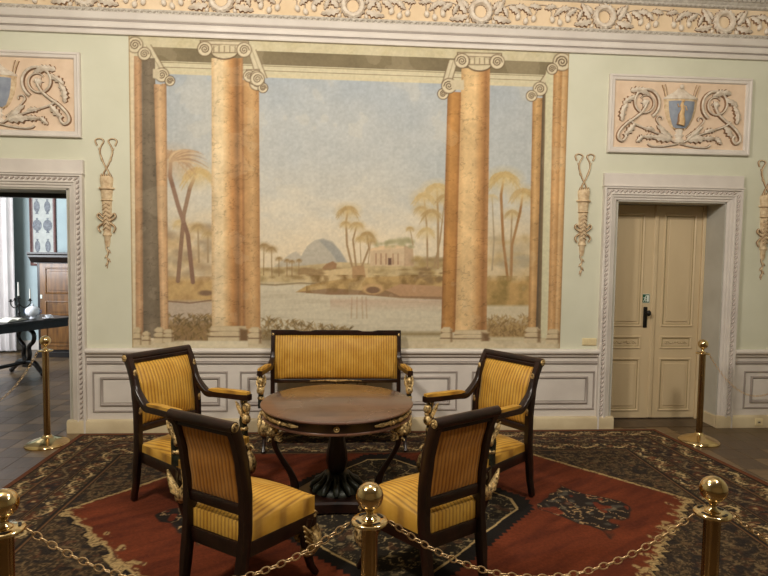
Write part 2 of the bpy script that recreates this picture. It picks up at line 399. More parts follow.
# carved bead under the frieze, egg row and tongue row above it
b1, b2, b3 = MB(), MB(), MB()
x = -3.9
while x < 5.0:
    b1.leaf(x, 3.825, 0.55, 0.034, 0.012, 0.016, -0.063, n=2, saw=0); b1.leaf(x + 0.032, 3.848, -0.9, 0.026, 0.008, 0.012, -0.063, n=2, saw=0)
    x += 0.056
x = -3.9
while x < 5.0:
    b2.leaf(x, 4.100, 0.5, 0.026, 0.010, 0.014, -0.070, n=2, saw=0)
    b3.add([(x + a, y, z) for a in (0.0, 0.030) for y, z in ((-.085, 4.145), (-.105, 4.150), (-.135, 4.215), (-.150, 4.25), (-.10, 4.25))],
           [(0, 1, 2, 3, 4), (9, 8, 7, 6, 5), (0, 5, 6, 1), (1, 6, 7, 2), (2, 7, 8, 3), (3, 8, 9, 4)])
    x += 0.046
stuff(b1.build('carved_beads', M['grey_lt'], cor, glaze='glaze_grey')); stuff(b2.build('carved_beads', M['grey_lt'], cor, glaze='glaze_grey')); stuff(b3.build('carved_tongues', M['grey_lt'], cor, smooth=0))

# frieze ornament: wreaths, leaf sprays, fruit drops, one set per bay of 1.19 m
FY = -0.044; ZW = 3.972
wm = MB(); wr = 0.086
wm.tube([(wr * cos(a), FY - 0.012, wr * sin(a)) for a in [2 * pi * k / 26 for k in range(26)]], [0.025 + 0.004 * (k % 2) for k in range(26)], 6, closed=True)
for k in range(15):
    a = 2 * pi * k / 15; wm.leaf(wr * cos(a), wr * sin(a), a + 0.95, 0.054, 0.019, 0.036, FY, n=3, saw=0.1)
    wm.leaf((wr - .012) * cos(a), (wr - .012) * sin(a), a + 2.4, 0.030, 0.011, 0.022, FY, n=2, saw=0.1)
def relief(name, m, par, mat='stucco', loc=None, kind=None):
    o = m.build(name, M[mat], par, loc=loc)
    return o
wreath = relief('wreath', wm, cor, loc=(0.07, 0, ZW))
def mk_leaf(L, Wd, h, bend=0.0, n=8, saw=0.3): return MB().leaf(0, 0, 0, L, Wd, h, FY, n=n, saw=saw, bend=bend)
lf_big = relief('acanthus_leaf', mk_leaf(0.17, 0.040, 0.036, 0.18), cor); lf_small = relief('acanthus_leaf', mk_leaf(0.125, 0.033, 0.034, -0.2, 8), cor)
def drop_mesh(s):
    m = MB(); m.strip([(0, 0.075), (0.012 * s, 0.05), (0.004 * s, 0.025), (0, 0.0)], 0.010, 0.012, FY)
    m.ball((0, FY - 0.012, -0.018), 0.027, 10, 6, (0.85, 0.8, 1.15)); m.ball((0, FY - 0.012, 0.004), 0.015, 8, 4, (1, 0.7, 0.6)); return m
drop = relief('fruit_drop', drop_mesh(1), cor); stem_m = MB()
stem_m.strip(bez([(-0.42, 0.03), (-0.30, 0.075), (-0.15, 0.060), (0, 0.085), (0.15, 0.060), (0.30, 0.075), (0.42, 0.03)], 24), 0.012, 0.014, FY)
stem = relief('garland_stem', stem_m, cor)
first = {}
def put(src, x, z, rot=0.0, sc=1.0, flip=1):
    if id(src) not in first: o = src; first[id(src)] = 1
    else: o = src.copy(); COL.objects.link(o); o.parent = cor
    o.location = (x, 0, z); o.rotation_euler = (0, -rot, 0); o.scale = (sc, 1, sc * flip)
for b in range(-3, 4):
    X = 0.07 + 1.19 * b
    if b: c = wreath.copy(); COL.objects.link(c); c.parent = cor; c.location = (X, 0, ZW)
    for s in (1, -1):
        base = 0 if s == 1 else pi
        def pl(src, dx, dz, ang, sc=1.0):
            put(src, X + s * dx, ZW + dz, ang if s == 1 else pi - ang, sc, flip=s)
        pl(lf_big, 0.125, -0.045, -0.42); pl(lf_big, 0.135, -0.02, 0.80, 0.95); pl(lf_small, 0.12, 0.02, 1.15, 0.8)
        pl(lf_small, 0.215, 0.045, -0.9, 0.8); pl(lf_small, 0.27, 0.055, -0.35); pl(lf_small, 0.33, 0.055, 0.15)
        pl(lf_small, 0.40, 0.06, -0.5, 0.9); pl(lf_small, 0.47, 0.07, 0.05, 0.9)
        for dx, dz in ((0.36, -0.02), (0.435, -0.055), (0.51, -0.03)): put(drop, X + s * dx, ZW + dz, -s * 0.25, 1.05, flip=1)
        put(drop, X + s * 0.118, ZW - 0.085, s * 0.5, 0.75)
    put(stem, X + 0.595, ZW)

# ------------------------------------------------------------------ doorways: carved casings
def casing(name, x0, x1):
    c = sempty(name)
    zt = 2.385
    prof = [(0, 0), (0.0, 0.052), (0.006, 0.058), (0.020, 0.058), (0.024, 0.040), (0.062, 0.040), (0.066, 0.052), (0.076, 0.052), (0.082, 0.040), (0.100, 0.036), (0.106, 0.024), (0.124, 0.022), (0.130, 0.014), (0.145, -0.004), (0.145, -0.02), (0, -0.02)]
    MB().sweep((x0, x1, 0.0, zt), prof, 0.0, closed=False).build('casing', M['plaster'], c, smooth=30)
    m = MB(); st = 0.046
    def bead(cx, cz, vert):
        if vert: m.leaf(cx - 0.013, cz - 0.018, 0.95, 0.044, 0.012, 0.016, -0.039, n=3, saw=0); m.leaf(cx + 0.012, cz - 0.004, 2.4, 0.022, 0.006, 0.010, -0.039, n=2, saw=0)
        else: m.leaf(cx - 0.018, cz - 0.013, 0.60, 0.044, 0.012, 0.016, -0.039, n=3, saw=0); m.leaf(cx + 0.004, cz + 0.012, -0.7, 0.022, 0.006, 0.010, -0.039, n=2, saw=0)
    z = 0.15
    while z < zt - 0.07: bead(x0 + 0.043, z, 1); bead(x1 - 0.043, z, 1); z += st
    xx = x0 + 0.075
    while xx < x1 - 0.05: bead(xx, zt - 0.043, 0); xx += st
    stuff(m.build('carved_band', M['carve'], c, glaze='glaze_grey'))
    MB().box(x0 - 0.004, x1 + 0.004, -0.045, 0.001, zt, 2.512).build('lintel_board', M['plaster'], c, smooth=0, bevel=0.004)
    MB().box(x0 - 0.008, x1 + 0.008, -0.066, 0.001, zt - 0.004, zt + 0.008).build('lintel_fillet', M['rail'], c, smooth=0, bevel=0.002)
    return c
cl = casing('trim_3', OL0 - 0.145, OL1 + 0.145); cr = casing('trim_4', OR0 - 0.145, OR1 + 0.145)
for c, a, b, ye in ((cl, OL0, OL1, YB), (cr, OR0, OR1, 0.30)):
    MB().box(a, a + 0.012, -0.012, ye, 0, OT).build('jamb_lining', M['jamb'], c, smooth=0)
    MB().box(b - 0.012, b, -0.012, ye, 0, OT).build('jamb_lining', M['jamb'], c, smooth=0)
    MB().box(a, b, -0.012, ye, OT - 0.012, OT).build('head_lining', M['jamb'], c, smooth=0)
MB().box(OL0 + 0.012, OL1 - 0.012, 0.36, 0.44, OT - 0.055, OT - 0.012).build('door_stop', M['black'], cl, smooth=0)  # dark bar added for the shade under the doorway soffit

MB().box(OR0, OR1, -0.005, 0.36, -0.005, 0.003).build('threshold', M['floor'], cr, smooth=0)

# the closed double door
d1 = sempty('door_1'); DY = 0.29
MB().box(OR1 - 0.045, OR1 - 0.012, DY - 0.02, DY + 0.06, 0, OT - 0.012).build('door_frame', M['door'], d1, smooth=0, bevel=0.004)
MB().box(OR0 + 0.012, OR0 + 0.03, DY - 0.02, DY + 0.06, 0, OT - 0.012).build('door_frame', M['door'], d1, smooth=0, bevel=0.004)
def leafd(x0, x1, pan):
    L = MB().box(x0, x1, DY, DY + 0.045, 0.01, OT - 0.016).build('door_leaf', M['door'], d1, smooth=0, bevel=0.003)
    for a, b in ((0.977, 2.155), (0.745, 0.882), (0.084, 0.649)):
        p0, p1 = pan
        MB().sweep((p0, p1, a, b), [(0, 0), (0.005, 0.012), (0.014, 0.014), (0.022, 0.008), (0.026, 0)], DY + 0.001).build('panel_moulding', M['door'], L)
        MB().sweep((p0 + 0.024, p1 - 0.024, a + 0.024, b - 0.024), [(0, 0), (0.001, 0.003), (0.008, 0.003), (0.009, 0)], DY + 0.001).build('panel_groove', M['door_line'], L)
        if b - a > 0.3: MB().box(p0 + 0.055, p1 - 0.055, DY - 0.010, DY + 0.001, a + 0.055, b - 0.055).build('raised_panel', M['door'], L, smooth=0, bevel=0.005)
        else:
            m = MB(); cx = (p0 + p1) / 2; hw = (p1 - p0) / 2 - 0.05
            m.strip([(cx + hw * t, (a + b) / 2 + 0.012 * cos(t * 9)) for t in [k / 12 - 1 for k in range(25)]], 0.009, 0.008, DY)
            for k in range(-3, 4): m.leaf(cx + hw * k / 3.5, (a + b) / 2 - 0.01, 1.5 + 0.5 * k, 0.03, 0.008, 0.008, DY, n=3)
            m.build('festoon', M['door'], L, glaze='door_line')
    return L
l1 = leafd(OR0 + 0.03, 3.238, (2.765, 3.12)); l2 = leafd(3.242, OR1 - 0.045, (3.322, 3.675))
MB().extx([(0, 0)] * 0 + [(DY, 0.0), (DY - .004, .0), (DY - .018, .012), (DY - .018, .038), (DY - .004, .05), (DY, .05)], 0.012, OT - 0.02).build('astragal', M['door'], l2, smooth=40).matrix_local = Matrix(((0, 0, 1, 3.215), (0, 1, 0, 0), (-1, 0, 0, OT), (0, 0, 0, 1)))
h = MB().box(3.132, 3.176, DY - 0.012, DY + 0.001, 0.968, 1.187); h.build('handle_plate', M['black'], l1, smooth=0, bevel=0.006)
h = MB(); h.tube([(3.156, DY - .005, 1.125), (3.156, DY - .05, 1.125)], 0.012, 8); h.ball((3.160, DY - 0.06, 1.125), 0.027, 12, 8, (1.0, 0.75, 1.15)); h.build('door_handle', M['black'], l1)

sg = thing('exit_sign', 'small green and white running-man sign stuck on the beige door above its handle', 'sign', (3.152, DY - 0.001, 1.275))
MB().box(-.044, .044, -0.003, 0, -.047, .047).build('sign_plate', M['white'], sg, smooth=0)
MB().box(-.040, .040, -0.0045, -.002, -.043, .043).build('sign_field', M['green'], sg, smooth=0)
m = MB()
def flat(m, pts, y0, y1): n = len(pts); m.add([(x, y0, z) for x, z in pts] + [(x, y1, z) for x, z in pts], [tuple(range(n)), tuple(range(n, 2 * n))[::-1]] + [(i, (i + 1) % n, n + (i + 1) % n, n + i) for i in range(n)])
for pts in ([(.012, -.034), (.034, -.034), (.034, .034), (.004, .034), (.004, .026), (.012, .026)], [(-.010, .012), (.002, .014), (-.004, -.010), (-.014, -.010)],
            [(-.014, -.008), (-.006, -.010), (-.020, -.034), (-.028, -.032)], [(-.010, -.008), (-.002, -.010), (.006, -.020), (.004, -.034), (-.002, -.034), (-.002, -.022)],
            [(-.010, .012), (-.008, .006), (-.024, .002), (-.026, .008)], [(0, .012), (.002, .006), (.010, -.002), (.006, -.006), (-.004, .004)]):
    flat(m, pts, -0.0056, -0.004)
m.ball((0.000, -0.005, .022), .0065, 8, 4, (1, .3, 1)); m.build('running_figure', M['white'], sg, smooth=0)

sw = thing('wall_switch', 'cream double socket plate on the wall just left of the closed door', 'socket', (2.435, 0, 0.862))
MB().box(-.072, .072, -0.012, 0, -.036, .036).build('plate', M['cream_plastic'], sw, smooth=0, bevel=0.004)
for s in (-1, 1):
    MB().box(s * .036 - .026, s * .036 + .026, -0.016, -.011, -.026, .026).build('insert', M['cream_plastic'], sw, smooth=0, bevel=0.003)
sk = thing('floor_socket', 'cream power socket on the beige baseboard right of the closed door', 'socket', (4.197, -0.055, 0.060))
MB().box(-.040, .040, -0.012, 0, -.037, .037).build('plate', M['cream_plastic'], sk, smooth=0, bevel=0.004)
MB().lathe([(0.022, 0), (0.020, 0.003), (0.017, 0.0035), (0.016, 0.001)], 16).build('socket_face', M['stone'], sk, loc=None).matrix_local = Matrix(((1, 0, 0, 0), (0, 0, -1, -.0115), (0, 1, 0, 0), (0, 0, 0, 1)))
MB().box(-.010, .010, -0.0155, -.011, -.005, .005).build('socket_hole', M['black'], sk, smooth=0)

# ------------------------------------------------------------------ relief panels over the doors
def relief_panel(x0, x1, z0, z1, label):
    cx, cz = (x0 + x1) / 2, (z0 + z1) / 2; hw, hh = (x1 - x0) / 2, (z1 - z0) / 2
    t = thing('relief_panel', label, 'relief', (cx, 0, cz), 0, 'stucco relief panels over the doorways')
    MB().box(-hw + .02, hw - .02, -0.012, 0, -hh + .02, hh - .02).build('ground', M['peach'], t, smooth=0)
    MB().sweep((-hw, hw, -hh, hh), [(0, 0), (0, .030), (.006, .040), (.020, .042), (.028, .034), (.050, .032), (.056, .024), (.062, .0)], 0).build('frame', M['rail'], t, smooth=30)
    y0 = -0.0118; k = 1 / 513.6
    Q = lambda pts: [((a - 385) * k, -(b - 215) * k * 1.02) for a, b in pts]
    # urn
    prof = [(0.055, -.130), (0.075, -.125), (0.105, -.09), (0.140, -.02), (0.160, .06), (0.166, .13), (0.170, .15)]
    urn = MB()
    def lobed(prof, hgt, yb): return [[(r * cos(pi * (1 + q / 12)), yb + hgt * (r / 0.15) * sin(pi * (1 + q / 12)) , z) for q in range(13)] for r, z in prof]
    u = MB().rings(lobed(prof, 0.040, y0)); U = u.build('urn', M['stucco_warm'], t)
    f = MB().rings(lobed([(r * 0.9, z) for r, z in prof[1:-1]], 0.056, y0)); f.build('urn_field', M['urn_blue'], U)
    lid = MB().rings(lobed([(0.172, .15), (0.176, .165), (0.145, .185), (0.085, .215), (0.040, .245), (0.030, .26)], 0.045, y0)); lid.ball((0, y0 - .02, .272), .022, 10, 6, (1, .6, 1)); lid.build('urn_lid', M['stucco'], U)
    g = MB(); g.strip([(-.005, .125), (-.012, .09), (0, .05), (-.012, 0), (-.004, -.06), (-.012, -.10)], [.03, .05, .055, .07, .08, .085], .02, y0 - .042)
    g.ball((-.002, y0 - .055, .128), .017, 8, 6); g.strip([(.0, .085), (.03, .075), (.04, .04)], .014, .014, y0 - .045); g.strip([(-.015, .085), (-.045, .07), (-.055, .10)], .014, .014, y0 - .045)
    g.build('urn_figure', M['figure'], U)
    ft = MB().rings(lobed([(.03, -.13), (.045, -.145), (.03, -.17), (.05, -.19), (.03, -.215), (.06, -.245), (.055, -.262)], .055, y0)); ft.build('urn_foot', M['stucco'], U)
    for s in (1, -1):
        mx = lambda pts: [(s * a, b) for a, b in pts]
        sc = []                                                    # spiral volute, thick at its outer turn
        for q in range(40):
            a = -1.2 + q * 0.25; r = 0.150 - 0.088 * q / 39
            sc.append((-0.355 + r * cos(pi * .05 + a) * 0.98, 0.112 + r * sin(pi * .05 + a)))
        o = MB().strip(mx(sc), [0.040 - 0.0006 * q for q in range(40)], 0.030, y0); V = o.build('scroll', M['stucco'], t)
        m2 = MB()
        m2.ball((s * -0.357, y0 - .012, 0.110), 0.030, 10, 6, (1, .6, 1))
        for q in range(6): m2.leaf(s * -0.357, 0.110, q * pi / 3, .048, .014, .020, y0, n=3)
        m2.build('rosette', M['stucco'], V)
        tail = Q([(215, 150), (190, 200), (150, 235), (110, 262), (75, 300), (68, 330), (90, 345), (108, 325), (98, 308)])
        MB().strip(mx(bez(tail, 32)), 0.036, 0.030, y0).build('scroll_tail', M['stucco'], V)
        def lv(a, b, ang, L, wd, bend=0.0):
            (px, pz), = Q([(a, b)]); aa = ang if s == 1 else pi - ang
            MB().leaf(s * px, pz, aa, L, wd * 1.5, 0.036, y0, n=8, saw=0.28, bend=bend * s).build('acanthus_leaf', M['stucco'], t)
        lv(88, 250, 1.75, .15, .024, -0.2); lv(92, 170, 1.0, .14, .024, -0.35); lv(125, 105, 0.35, .17, .026, -0.45)
        lv(105, 315, 0.75, .15, .024, 0.1); lv(340, 335, 2.85, .19, .030, 0.15); lv(345, 330, 2.55, .20, .022, -0.1); lv(330, 322, 2.2, .10, .020, 0.3)
        lv(200, 320, 3.5, .09, .020, 0.3); lv(262, 325, 3.0, .13, .020, 0.1); lv(160, 92, -0.15, .13, .020, -0.3); lv(84, 215, 1.35, .12, .020, -0.2); lv(255, 292, 2.75, .12, .018, 0.2)
        st1 = Q([(362, 345), (320, 322), (260, 300), (200, 280), (150, 262), (120, 240)]); MB().strip(mx(bez(st1, 24)), 0.026, 0.026, y0).build('stem', M['stucco'], t)
        st2 = Q([(380, 352), (330, 362), (280, 368), (240, 366), (222, 355)]); MB().strip(mx(bez(st2, 20)), .024, 0.024, y0).build('tendril', M['stucco'], t)
        st3 = Q([(350, 318), (310, 290), (280, 262), (262, 238), (275, 222), (292, 228), (290, 240)]); MB().strip(mx(bez(st3, 24)), .019, 0.022, y0).build('tendril', M['stucco'], t)
        st4 = Q([(288, 70), (300, 100), (310, 140), (318, 190), (335, 240), (362, 285)]); MB().strip(mx(bez(st4, 24)), .015, 0.018, y0).build('ribbon', M['stucco_warm'], t)
        st5 = Q([(304, 66), (312, 92), (318, 120), (320, 150)]); MB().strip(mx(bez(st5, 12)), .009, 0.012, y0).build('ribbon', M['stucco_warm'], t)
    return t
relief_panel(2.54, 3.977, 2.71, 3.457, 'framed stucco relief of an urn and scrolls above the closed beige door')
relief_panel(-3.815, -2.374, 2.712, 3.468, 'framed stucco urn relief above the open doorway, at left edge')

# ------------------------------------------------------------------ hanging torch ornaments
def torch():
    t = thing('torch_ornament', 'x', 'relief', (0, 0, 0), 0, 'stucco torch pendants between mural and doorways')
    k = .00231; Q = lambda pts: [((a - 83) * k, -(b - 40) * k) for a, b in pts]
    for s in (1, -1):
        pts = [(s * a, b) for a, b in Q([(118, 72), (124, 52), (108, 44), (92, 54), (104, 78), (107, 100), (100, 122), (90, 148), (76, 172), (70, 190)])]
        MB().strip(bez(pts, 36), 0.016, 0.016, 0).build('ribbon', M['stucco_warm'], t)
        for a, b, an in ((106, 92, 1.0), (104, 116, -2.0), (96, 135, 0.9)):
            (px, pz), = Q([(a, b)]); MB().leaf(s * px, pz, an if s == 1 else pi - an, .035, .008, .012, 0, n=3).build('ribbon_leaf', M['stucco_warm'], t)
    def half(prof, mat, name, y=0.0):
        rings = [[(r * cos(pi * (1 + q / 8)), y + 0.8 * r * sin(pi * (1 + q / 8)), z) for q in range(9)] for r, z in [(rr * k, -(zz - 40) * k) for rr, zz in prof]]
        return MB().rings(rings).build(name, M[mat], t)
    half([(22, 192), (26, 200), (25, 215), (22, 236)], 'stucco_warm', 'torch_head')
    half([(30, 236), (31, 242), (20, 246)], 'stucco_warm', 'torch_collar'); half([(24, 246), (22, 262), (20, 282), (24, 286), (18, 290)], 'stucco_warm', 'torch_cup')
    half([(19, 290), (18, 330), (17, 372), (14, 410), (18, 424), (12, 432), (11, 455), (7, 470)], 'stucco_warm', 'torch_shaft')
    m = MB()
    for q in range(7):
        z = 296 + q * 16; m.strip(Q([(70, z + 12), (83, z), (97, z + 10)]), .010, .02, -.03)
    m.build('torch_binding', M['stucco_warm'], t)
    m = MB()
    for q in range(5): m.leaf((-18 + 9 * q) * k, -(196 - 40) * k, 1.57, .035 + .008 * (q % 2), .009, .02, -.012, n=3)
    m.build('flame', M['stucco_warm'], t)
    for s in (1, -1):
        pts = [(s * a, b) for a, b in Q([(83, 365), (100, 350), (112, 338), (118, 350), (106, 362), (92, 372), (108, 384), (116, 396), (108, 412)])]
        MB().strip(bez(pts, 28), 0.018, 0.018, -.012).build('bow_loop', M['stucco_warm'], t)
    tp = bez(Q([(82, 455), (78, 475), (85, 495), (80, 512), (84, 530), (80, 556)]), 20)
    MB().strip(tp, [.022 - .015 * q / len(tp) for q in range(len(tp))], .014, 0).build('tail', M['stucco_warm'], t)
    m = MB()
    for z, an in ((480, -.9), (500, -2.2), (515, -1.0), (530, -2.0)): m.leaf(0, -(z - 40) * k, an, .05, .009, .014, 0, n=3)
    m.build('tail_leaf', M['stucco_warm'], t)
    return t
tr = torch(); tr['label'] = 'torch pendant left of the mural, beside the open doorway'; tr.location = (-2.165, 0, 2.725)
dup(tr, (2.328, 0, 2.70), 0, 'torch pendant between the mural and the closed door'); dup(tr, (4.19, 0, 2.685), 0, 'torch pendant right of the closed door, at the right edge')
# ------------------------------------------------------------------ painted surfaces (flat paint and woven pattern, stored per vertex)
def vnoise(X, Y, seed, octs=4):
    out = np.zeros(X.shape); amp = 1; tot = 0
    for o in range(octs):
        r = np.random.RandomState(seed + o).rand(256, 256)
        x = X * 2 ** o + 17.3 * o; y = Y * 2 ** o + 5.1 * o
        xi = np.floor(x).astype(int); yi = np.floor(y).astype(int); fx = x - xi; fy = y - yi
        fx = fx * fx * (3 - 2 * fx); fy = fy * fy * (3 - 2 * fy); g = lambda a, b: r[a % 256, b % 256]
        out += amp * ((g(xi, yi) * (1 - fx) + g(xi + 1, yi) * fx) * (1 - fy) + (g(xi, yi + 1) * (1 - fx) + g(xi + 1, yi + 1) * fx) * fy)
        tot += amp; amp *= 0.5
    return out / tot
def painted_grid(name, X0, X1, Z0, Z1, step, colors_fn, to3d, mat):
    nx = int(round((X1 - X0) / step)) + 1; nz = int(round((Z1 - Z0) / step)) + 1
    xs = np.linspace(X0, X1, nx); zs = np.linspace(Z0, Z1, nz); GX, GZ = np.meshgrid(xs, zs)
    rgb = colors_fn(GX, GZ)
    co = to3d(GX, GZ).reshape(-1, 3); me = bpy.data.meshes.new(name)
    n = nx * nz; q = (nx - 1) * (nz - 1); me.vertices.add(n); me.vertices.foreach_set('co', co.astype(np.float32).ravel())
    a = (np.arange(nz - 1)[:, None] * nx + np.arange(nx - 1)[None, :]).ravel()
    idx = np.stack([a, a + 1, a + nx + 1, a + nx], 1).ravel()
    me.loops.add(4 * q); me.loops.foreach_set('vertex_index', idx.astype(np.int32))
    me.polygons.add(q); me.polygons.foreach_set('loop_start', (np.arange(q) * 4).astype(np.int32)); me.polygons.foreach_set('loop_total', np.full(q, 4, np.int32))
    me.update(calc_edges=True)
    c = np.clip(rgb.reshape(-1, 3) / 255, 0, 1); c = np.where(c <= 0.04045, c / 12.92, ((c + 0.055) / 1.055) ** 2.4)
    at = me.color_attributes.new('paint', 'FLOAT_COLOR', 'POINT')
    at.data.foreach_set('color', np.concatenate([c, np.ones((n, 1))], 1).astype(np.float32).ravel())
    me.materials.append(mat); o = bpy.data.objects.new(name, me); COL.objects.link(o); return o

class Painter:
    def __init__(s, U, V): s.U, s.V = U, V; s.C = np.zeros(U.shape + (3,))
    def put(s, a, col):
        a = np.clip(a, 0, 1)[..., None]; col = np.asarray(col, float); s.C = s.C * (1 - a) + col * a
    def win(s, u0, u1, v0, v1):
        m = (s.U > u0) & (s.U < u1) & (s.V > v0) & (s.V < v1)
        if not m.any(): return None
        r = np.where(m.any(1))[0]; c = np.where(m.any(0))[0]; return slice(r[0], r[-1] + 1), slice(c[0], c[-1] + 1)
    def blend(s, w_, a, col):
        a = np.clip(a, 0, 1)[..., None]; s.C[w_] = s.C[w_] * (1 - a) + np.asarray(col, float) * a
    def line(s, pts, wd, col, al=1.0, soft=0.8):
        W = wd if isinstance(wd, (list, tuple)) else [wd] * len(pts)
        us = [p[0] for p in pts]; vs = [p[1] for p in pts]; mw = max(W) + 2
        w_ = s.win(min(us) - mw, max(us) + mw, min(vs) - mw, max(vs) + mw)
        if w_ is None: return
        U, V = s.U[w_], s.V[w_]; best = np.full(U.shape, 1e9)
        for i in range(len(pts) - 1):
            ax, ay = pts[i]; bx, by = pts[i + 1]; dx, dy = bx - ax, by - ay; L = dx * dx + dy * dy + 1e-9
            t = np.clip(((U - ax) * dx + (V - ay) * dy) / L, 0, 1)
            d = np.hypot(U - ax - t * dx, V - ay - t * dy) - (W[i] + (W[i + 1] - W[i]) * t) / 2
            best = np.minimum(best, d)
        s.blend(w_, (0.5 - best / soft) * al, col)
    def poly(s, pts, col, al=1.0, soft=1.0):
        us = [p[0] for p in pts]; vs = [p[1] for p in pts]
        w_ = s.win(min(us) - 3, max(us) + 3, min(vs) - 3, max(vs) + 3)
        if w_ is None: return
        U, V = s.U[w_], s.V[w_]; inside = np.zeros(U.shape, bool); best = np.full(U.shape, 1e9); n = len(pts)
        for i in range(n):
            ax, ay = pts[i]; bx, by = pts[(i + 1) % n]
            cond = ((ay > V) != (by > V)); xi = (bx - ax) * (V - ay) / ((by - ay) if by != ay else 1e-9) + ax
            inside ^= cond & (U < xi); dx, dy = bx - ax, by - ay; L = dx * dx + dy * dy + 1e-9
            t = np.clip(((U - ax) * dx + (V - ay) * dy) / L, 0, 1); best = np.minimum(best, np.hypot(U - ax - t * dx, V - ay - t * dy))
        d = np.where(inside, -best, best); s.blend(w_, (0.5 - d / soft) * al, col)
    def ell(s, cu, cv, ru, rv, col, al=1.0, soft=0.25):
        w_ = s.win(cu - ru * 1.4, cu + ru * 1.4, cv - rv * 1.4, cv + rv * 1.4)
        if w_ is None: return
        d = np.hypot((s.U[w_] - cu) / ru, (s.V[w_] - cv) / rv) - 1; s.blend(w_, (0.5 - d / soft) * al, col)

def paint_mural(X, Z):
    wq = 0.01282 * X - 0.01055 * Z + 1                              # image pixel coordinates: wall plane projected through the camera, shapes placed in them
    U = (108.066 * X - 2.6394 * Z + 341.2675) / wq; V = (4.667 * X - 106.2598 * Z + 429.5161) / wq
    P = Painter(U, V); N = vnoise(U / 9, V / 9, 1, 5); N2 = vnoise(U / 40, V / 40, 9, 4); N3 = vnoise(U / 3, V / 60, 21, 3)
    rg = random.Random(5)
    # sky
    t = np.clip((V - 70) / 190, 0, 1)[..., None]
    sky = np.array((166, 175, 182)) * (1 - t) + np.array((208, 200, 180)) * t
    sky = np.where(t > 0.5, sky * (1 - (t - .5) * .3) + np.array((226, 208, 170)) * (t - .5) * .3, sky)
    P.C[:] = sky; P.put((N2 - 0.45) * 1.2 * (V < 240), (202, 200, 190)); P.put((0.45 - N2) * 1.0 * (V < 230), (160, 170, 178))
    P.C *= (1 + (N3 - 0.5) * 0.03 + (N - .5) * .06)[..., None]
    P.put(np.clip((V - 170) / 60, 0, 1) * (vnoise(U / 30, V / 12, 33) - .3) * 1.5, (228, 212, 182)); P.put(np.clip((V - 215) / 45, 0, 1) * .6, (224, 204, 168))
    P.put(np.clip((U - 380) / 60, 0, 1) * np.clip(1 - abs(V - 180) / 60, 0, 1) * .35, (160, 174, 184))
    # distant hills, far shore
    P.poly([(272, 268), (281, 261), (290, 254), (296, 251), (303, 257), (312, 268)], (190, 180, 160), .7)
    P.poly([(290, 268), (300, 258), (307, 246), (315, 240), (323, 238), (332, 241), (340, 250), (350, 266)], (184, 176, 158), .8)
    P.poly([(318, 240), (324, 239), (333, 243), (341, 252), (350, 267), (340, 266), (330, 252)], (160, 158, 148), .6)
    P.poly([(258, 268), (300, 266), (340, 262), (380, 264), (448, 262), (448, 292), (258, 284)], (200, 178, 134), .9)
    P.put(np.clip((V - 262) / 10, 0, 1) * np.clip((286 - V) / 6, 0, 1) * (N - .35) * 2 * (U > 258) * (U < 448), (158, 136, 90))
    for k in range(60):
        u = rg.uniform(262, 448); v = 268 + rg.uniform(0, 10); P.ell(u, v, rg.uniform(3, 8), rg.uniform(1, 2.4), (150, 126, 84) if k % 2 else (206, 182, 132), .55, .8)
    # temple
    P.poly([(370, 249), (380, 246), (404, 245), (413, 249), (414, 266), (370, 266)], (204, 178, 142), .9)
    P.poly([(404, 245), (413, 249), (414, 266), (404, 266)], (186, 156, 122), .8); P.poly([(370, 249), (380, 246), (404, 245), (404, 248), (370, 251)], (222, 192, 150), .9)
    for u in (376, 381, 386, 393, 398): P.line([(u, 254), (u, 264)], 1.4, (164, 126, 94), .8)
    P.poly([(388, 258), (391.5, 258), (391.5, 265), (388, 265)], (112, 84, 70), .9)
    for k in range(30): P.ell(rg.uniform(376, 412), rg.uniform(239, 247), rg.uniform(2, 4), rg.uniform(1.5, 3), (156, 150, 108), .4, .8)
    for k in range(26): P.ell(rg.uniform(414, 448), rg.uniform(258, 274), rg.uniform(3, 6), rg.uniform(2, 4), (176, 150, 96) if k % 2 else (150, 128, 88), .5, .8)
    # wall with a lion, left of the palms
    P.poly([(317, 271), (350, 268), (368, 268), (368, 282), (317, 281)], (208, 182, 134), 1); P.poly([(352, 266), (364, 265), (366, 279), (352, 279)], (178, 142, 100), .8)
    for p in ([(322, 268), (326, 264), (333, 261), (337, 264), (336, 269), (324, 270)],): P.poly(p, (160, 124, 88), .9)
    for k in range(20): P.ell(rg.uniform(298, 330), rg.uniform(269, 275), 4, 1.6, (156, 128, 88), .6, .8)
    # water
    wt = np.clip((V - 281) / 5, 0, 1) * (V < 345) * (U > 256) * (U < 460); P.put(wt, (204, 194, 168)); P.put(wt * (vnoise(U / 40, V / 2.5, 44) - .45) * 1.8, (184, 172, 146))
    P.put(np.clip((V - 300) / 30, 0, 1) * wt * .4, (212, 200, 170))
    P.line([(258, 284), (275, 285), (300, 283), (318, 284)], 1.6, (146, 128, 96), .8)
    # near bank
    P.poly([(296, 292), (306, 286), (322, 282), (342, 279), (372, 277), (400, 276), (448, 277), (448, 299), (400, 298), (360, 294), (330, 294)], (192, 160, 104), 1)
    P.poly([(296, 292), (330, 288), (372, 291), (410, 289), (448, 291), (448, 300), (400, 298), (362, 295), (330, 295)], (146, 116, 84), .8)
    P.put((abs(V - 284) < 9) * (U > 306) * (U < 448) * (N - .42) * 3, (136, 108, 66))
    P.ell(373, 289, 11, 5.5, (196, 160, 110), .9, .3); P.ell(373, 290, 7, 3.4, (132, 102, 76), .9, .3)
    P.poly([(385, 290), (400, 284), (425, 285), (448, 287), (448, 297), (400, 296)], (182, 144, 106), .8)
    for k in range(22): P.ell(rg.uniform(418, 446), rg.uniform(268, 285), rg.uniform(2, 5), rg.uniform(1, 3), (138, 112, 76), .55, .8)
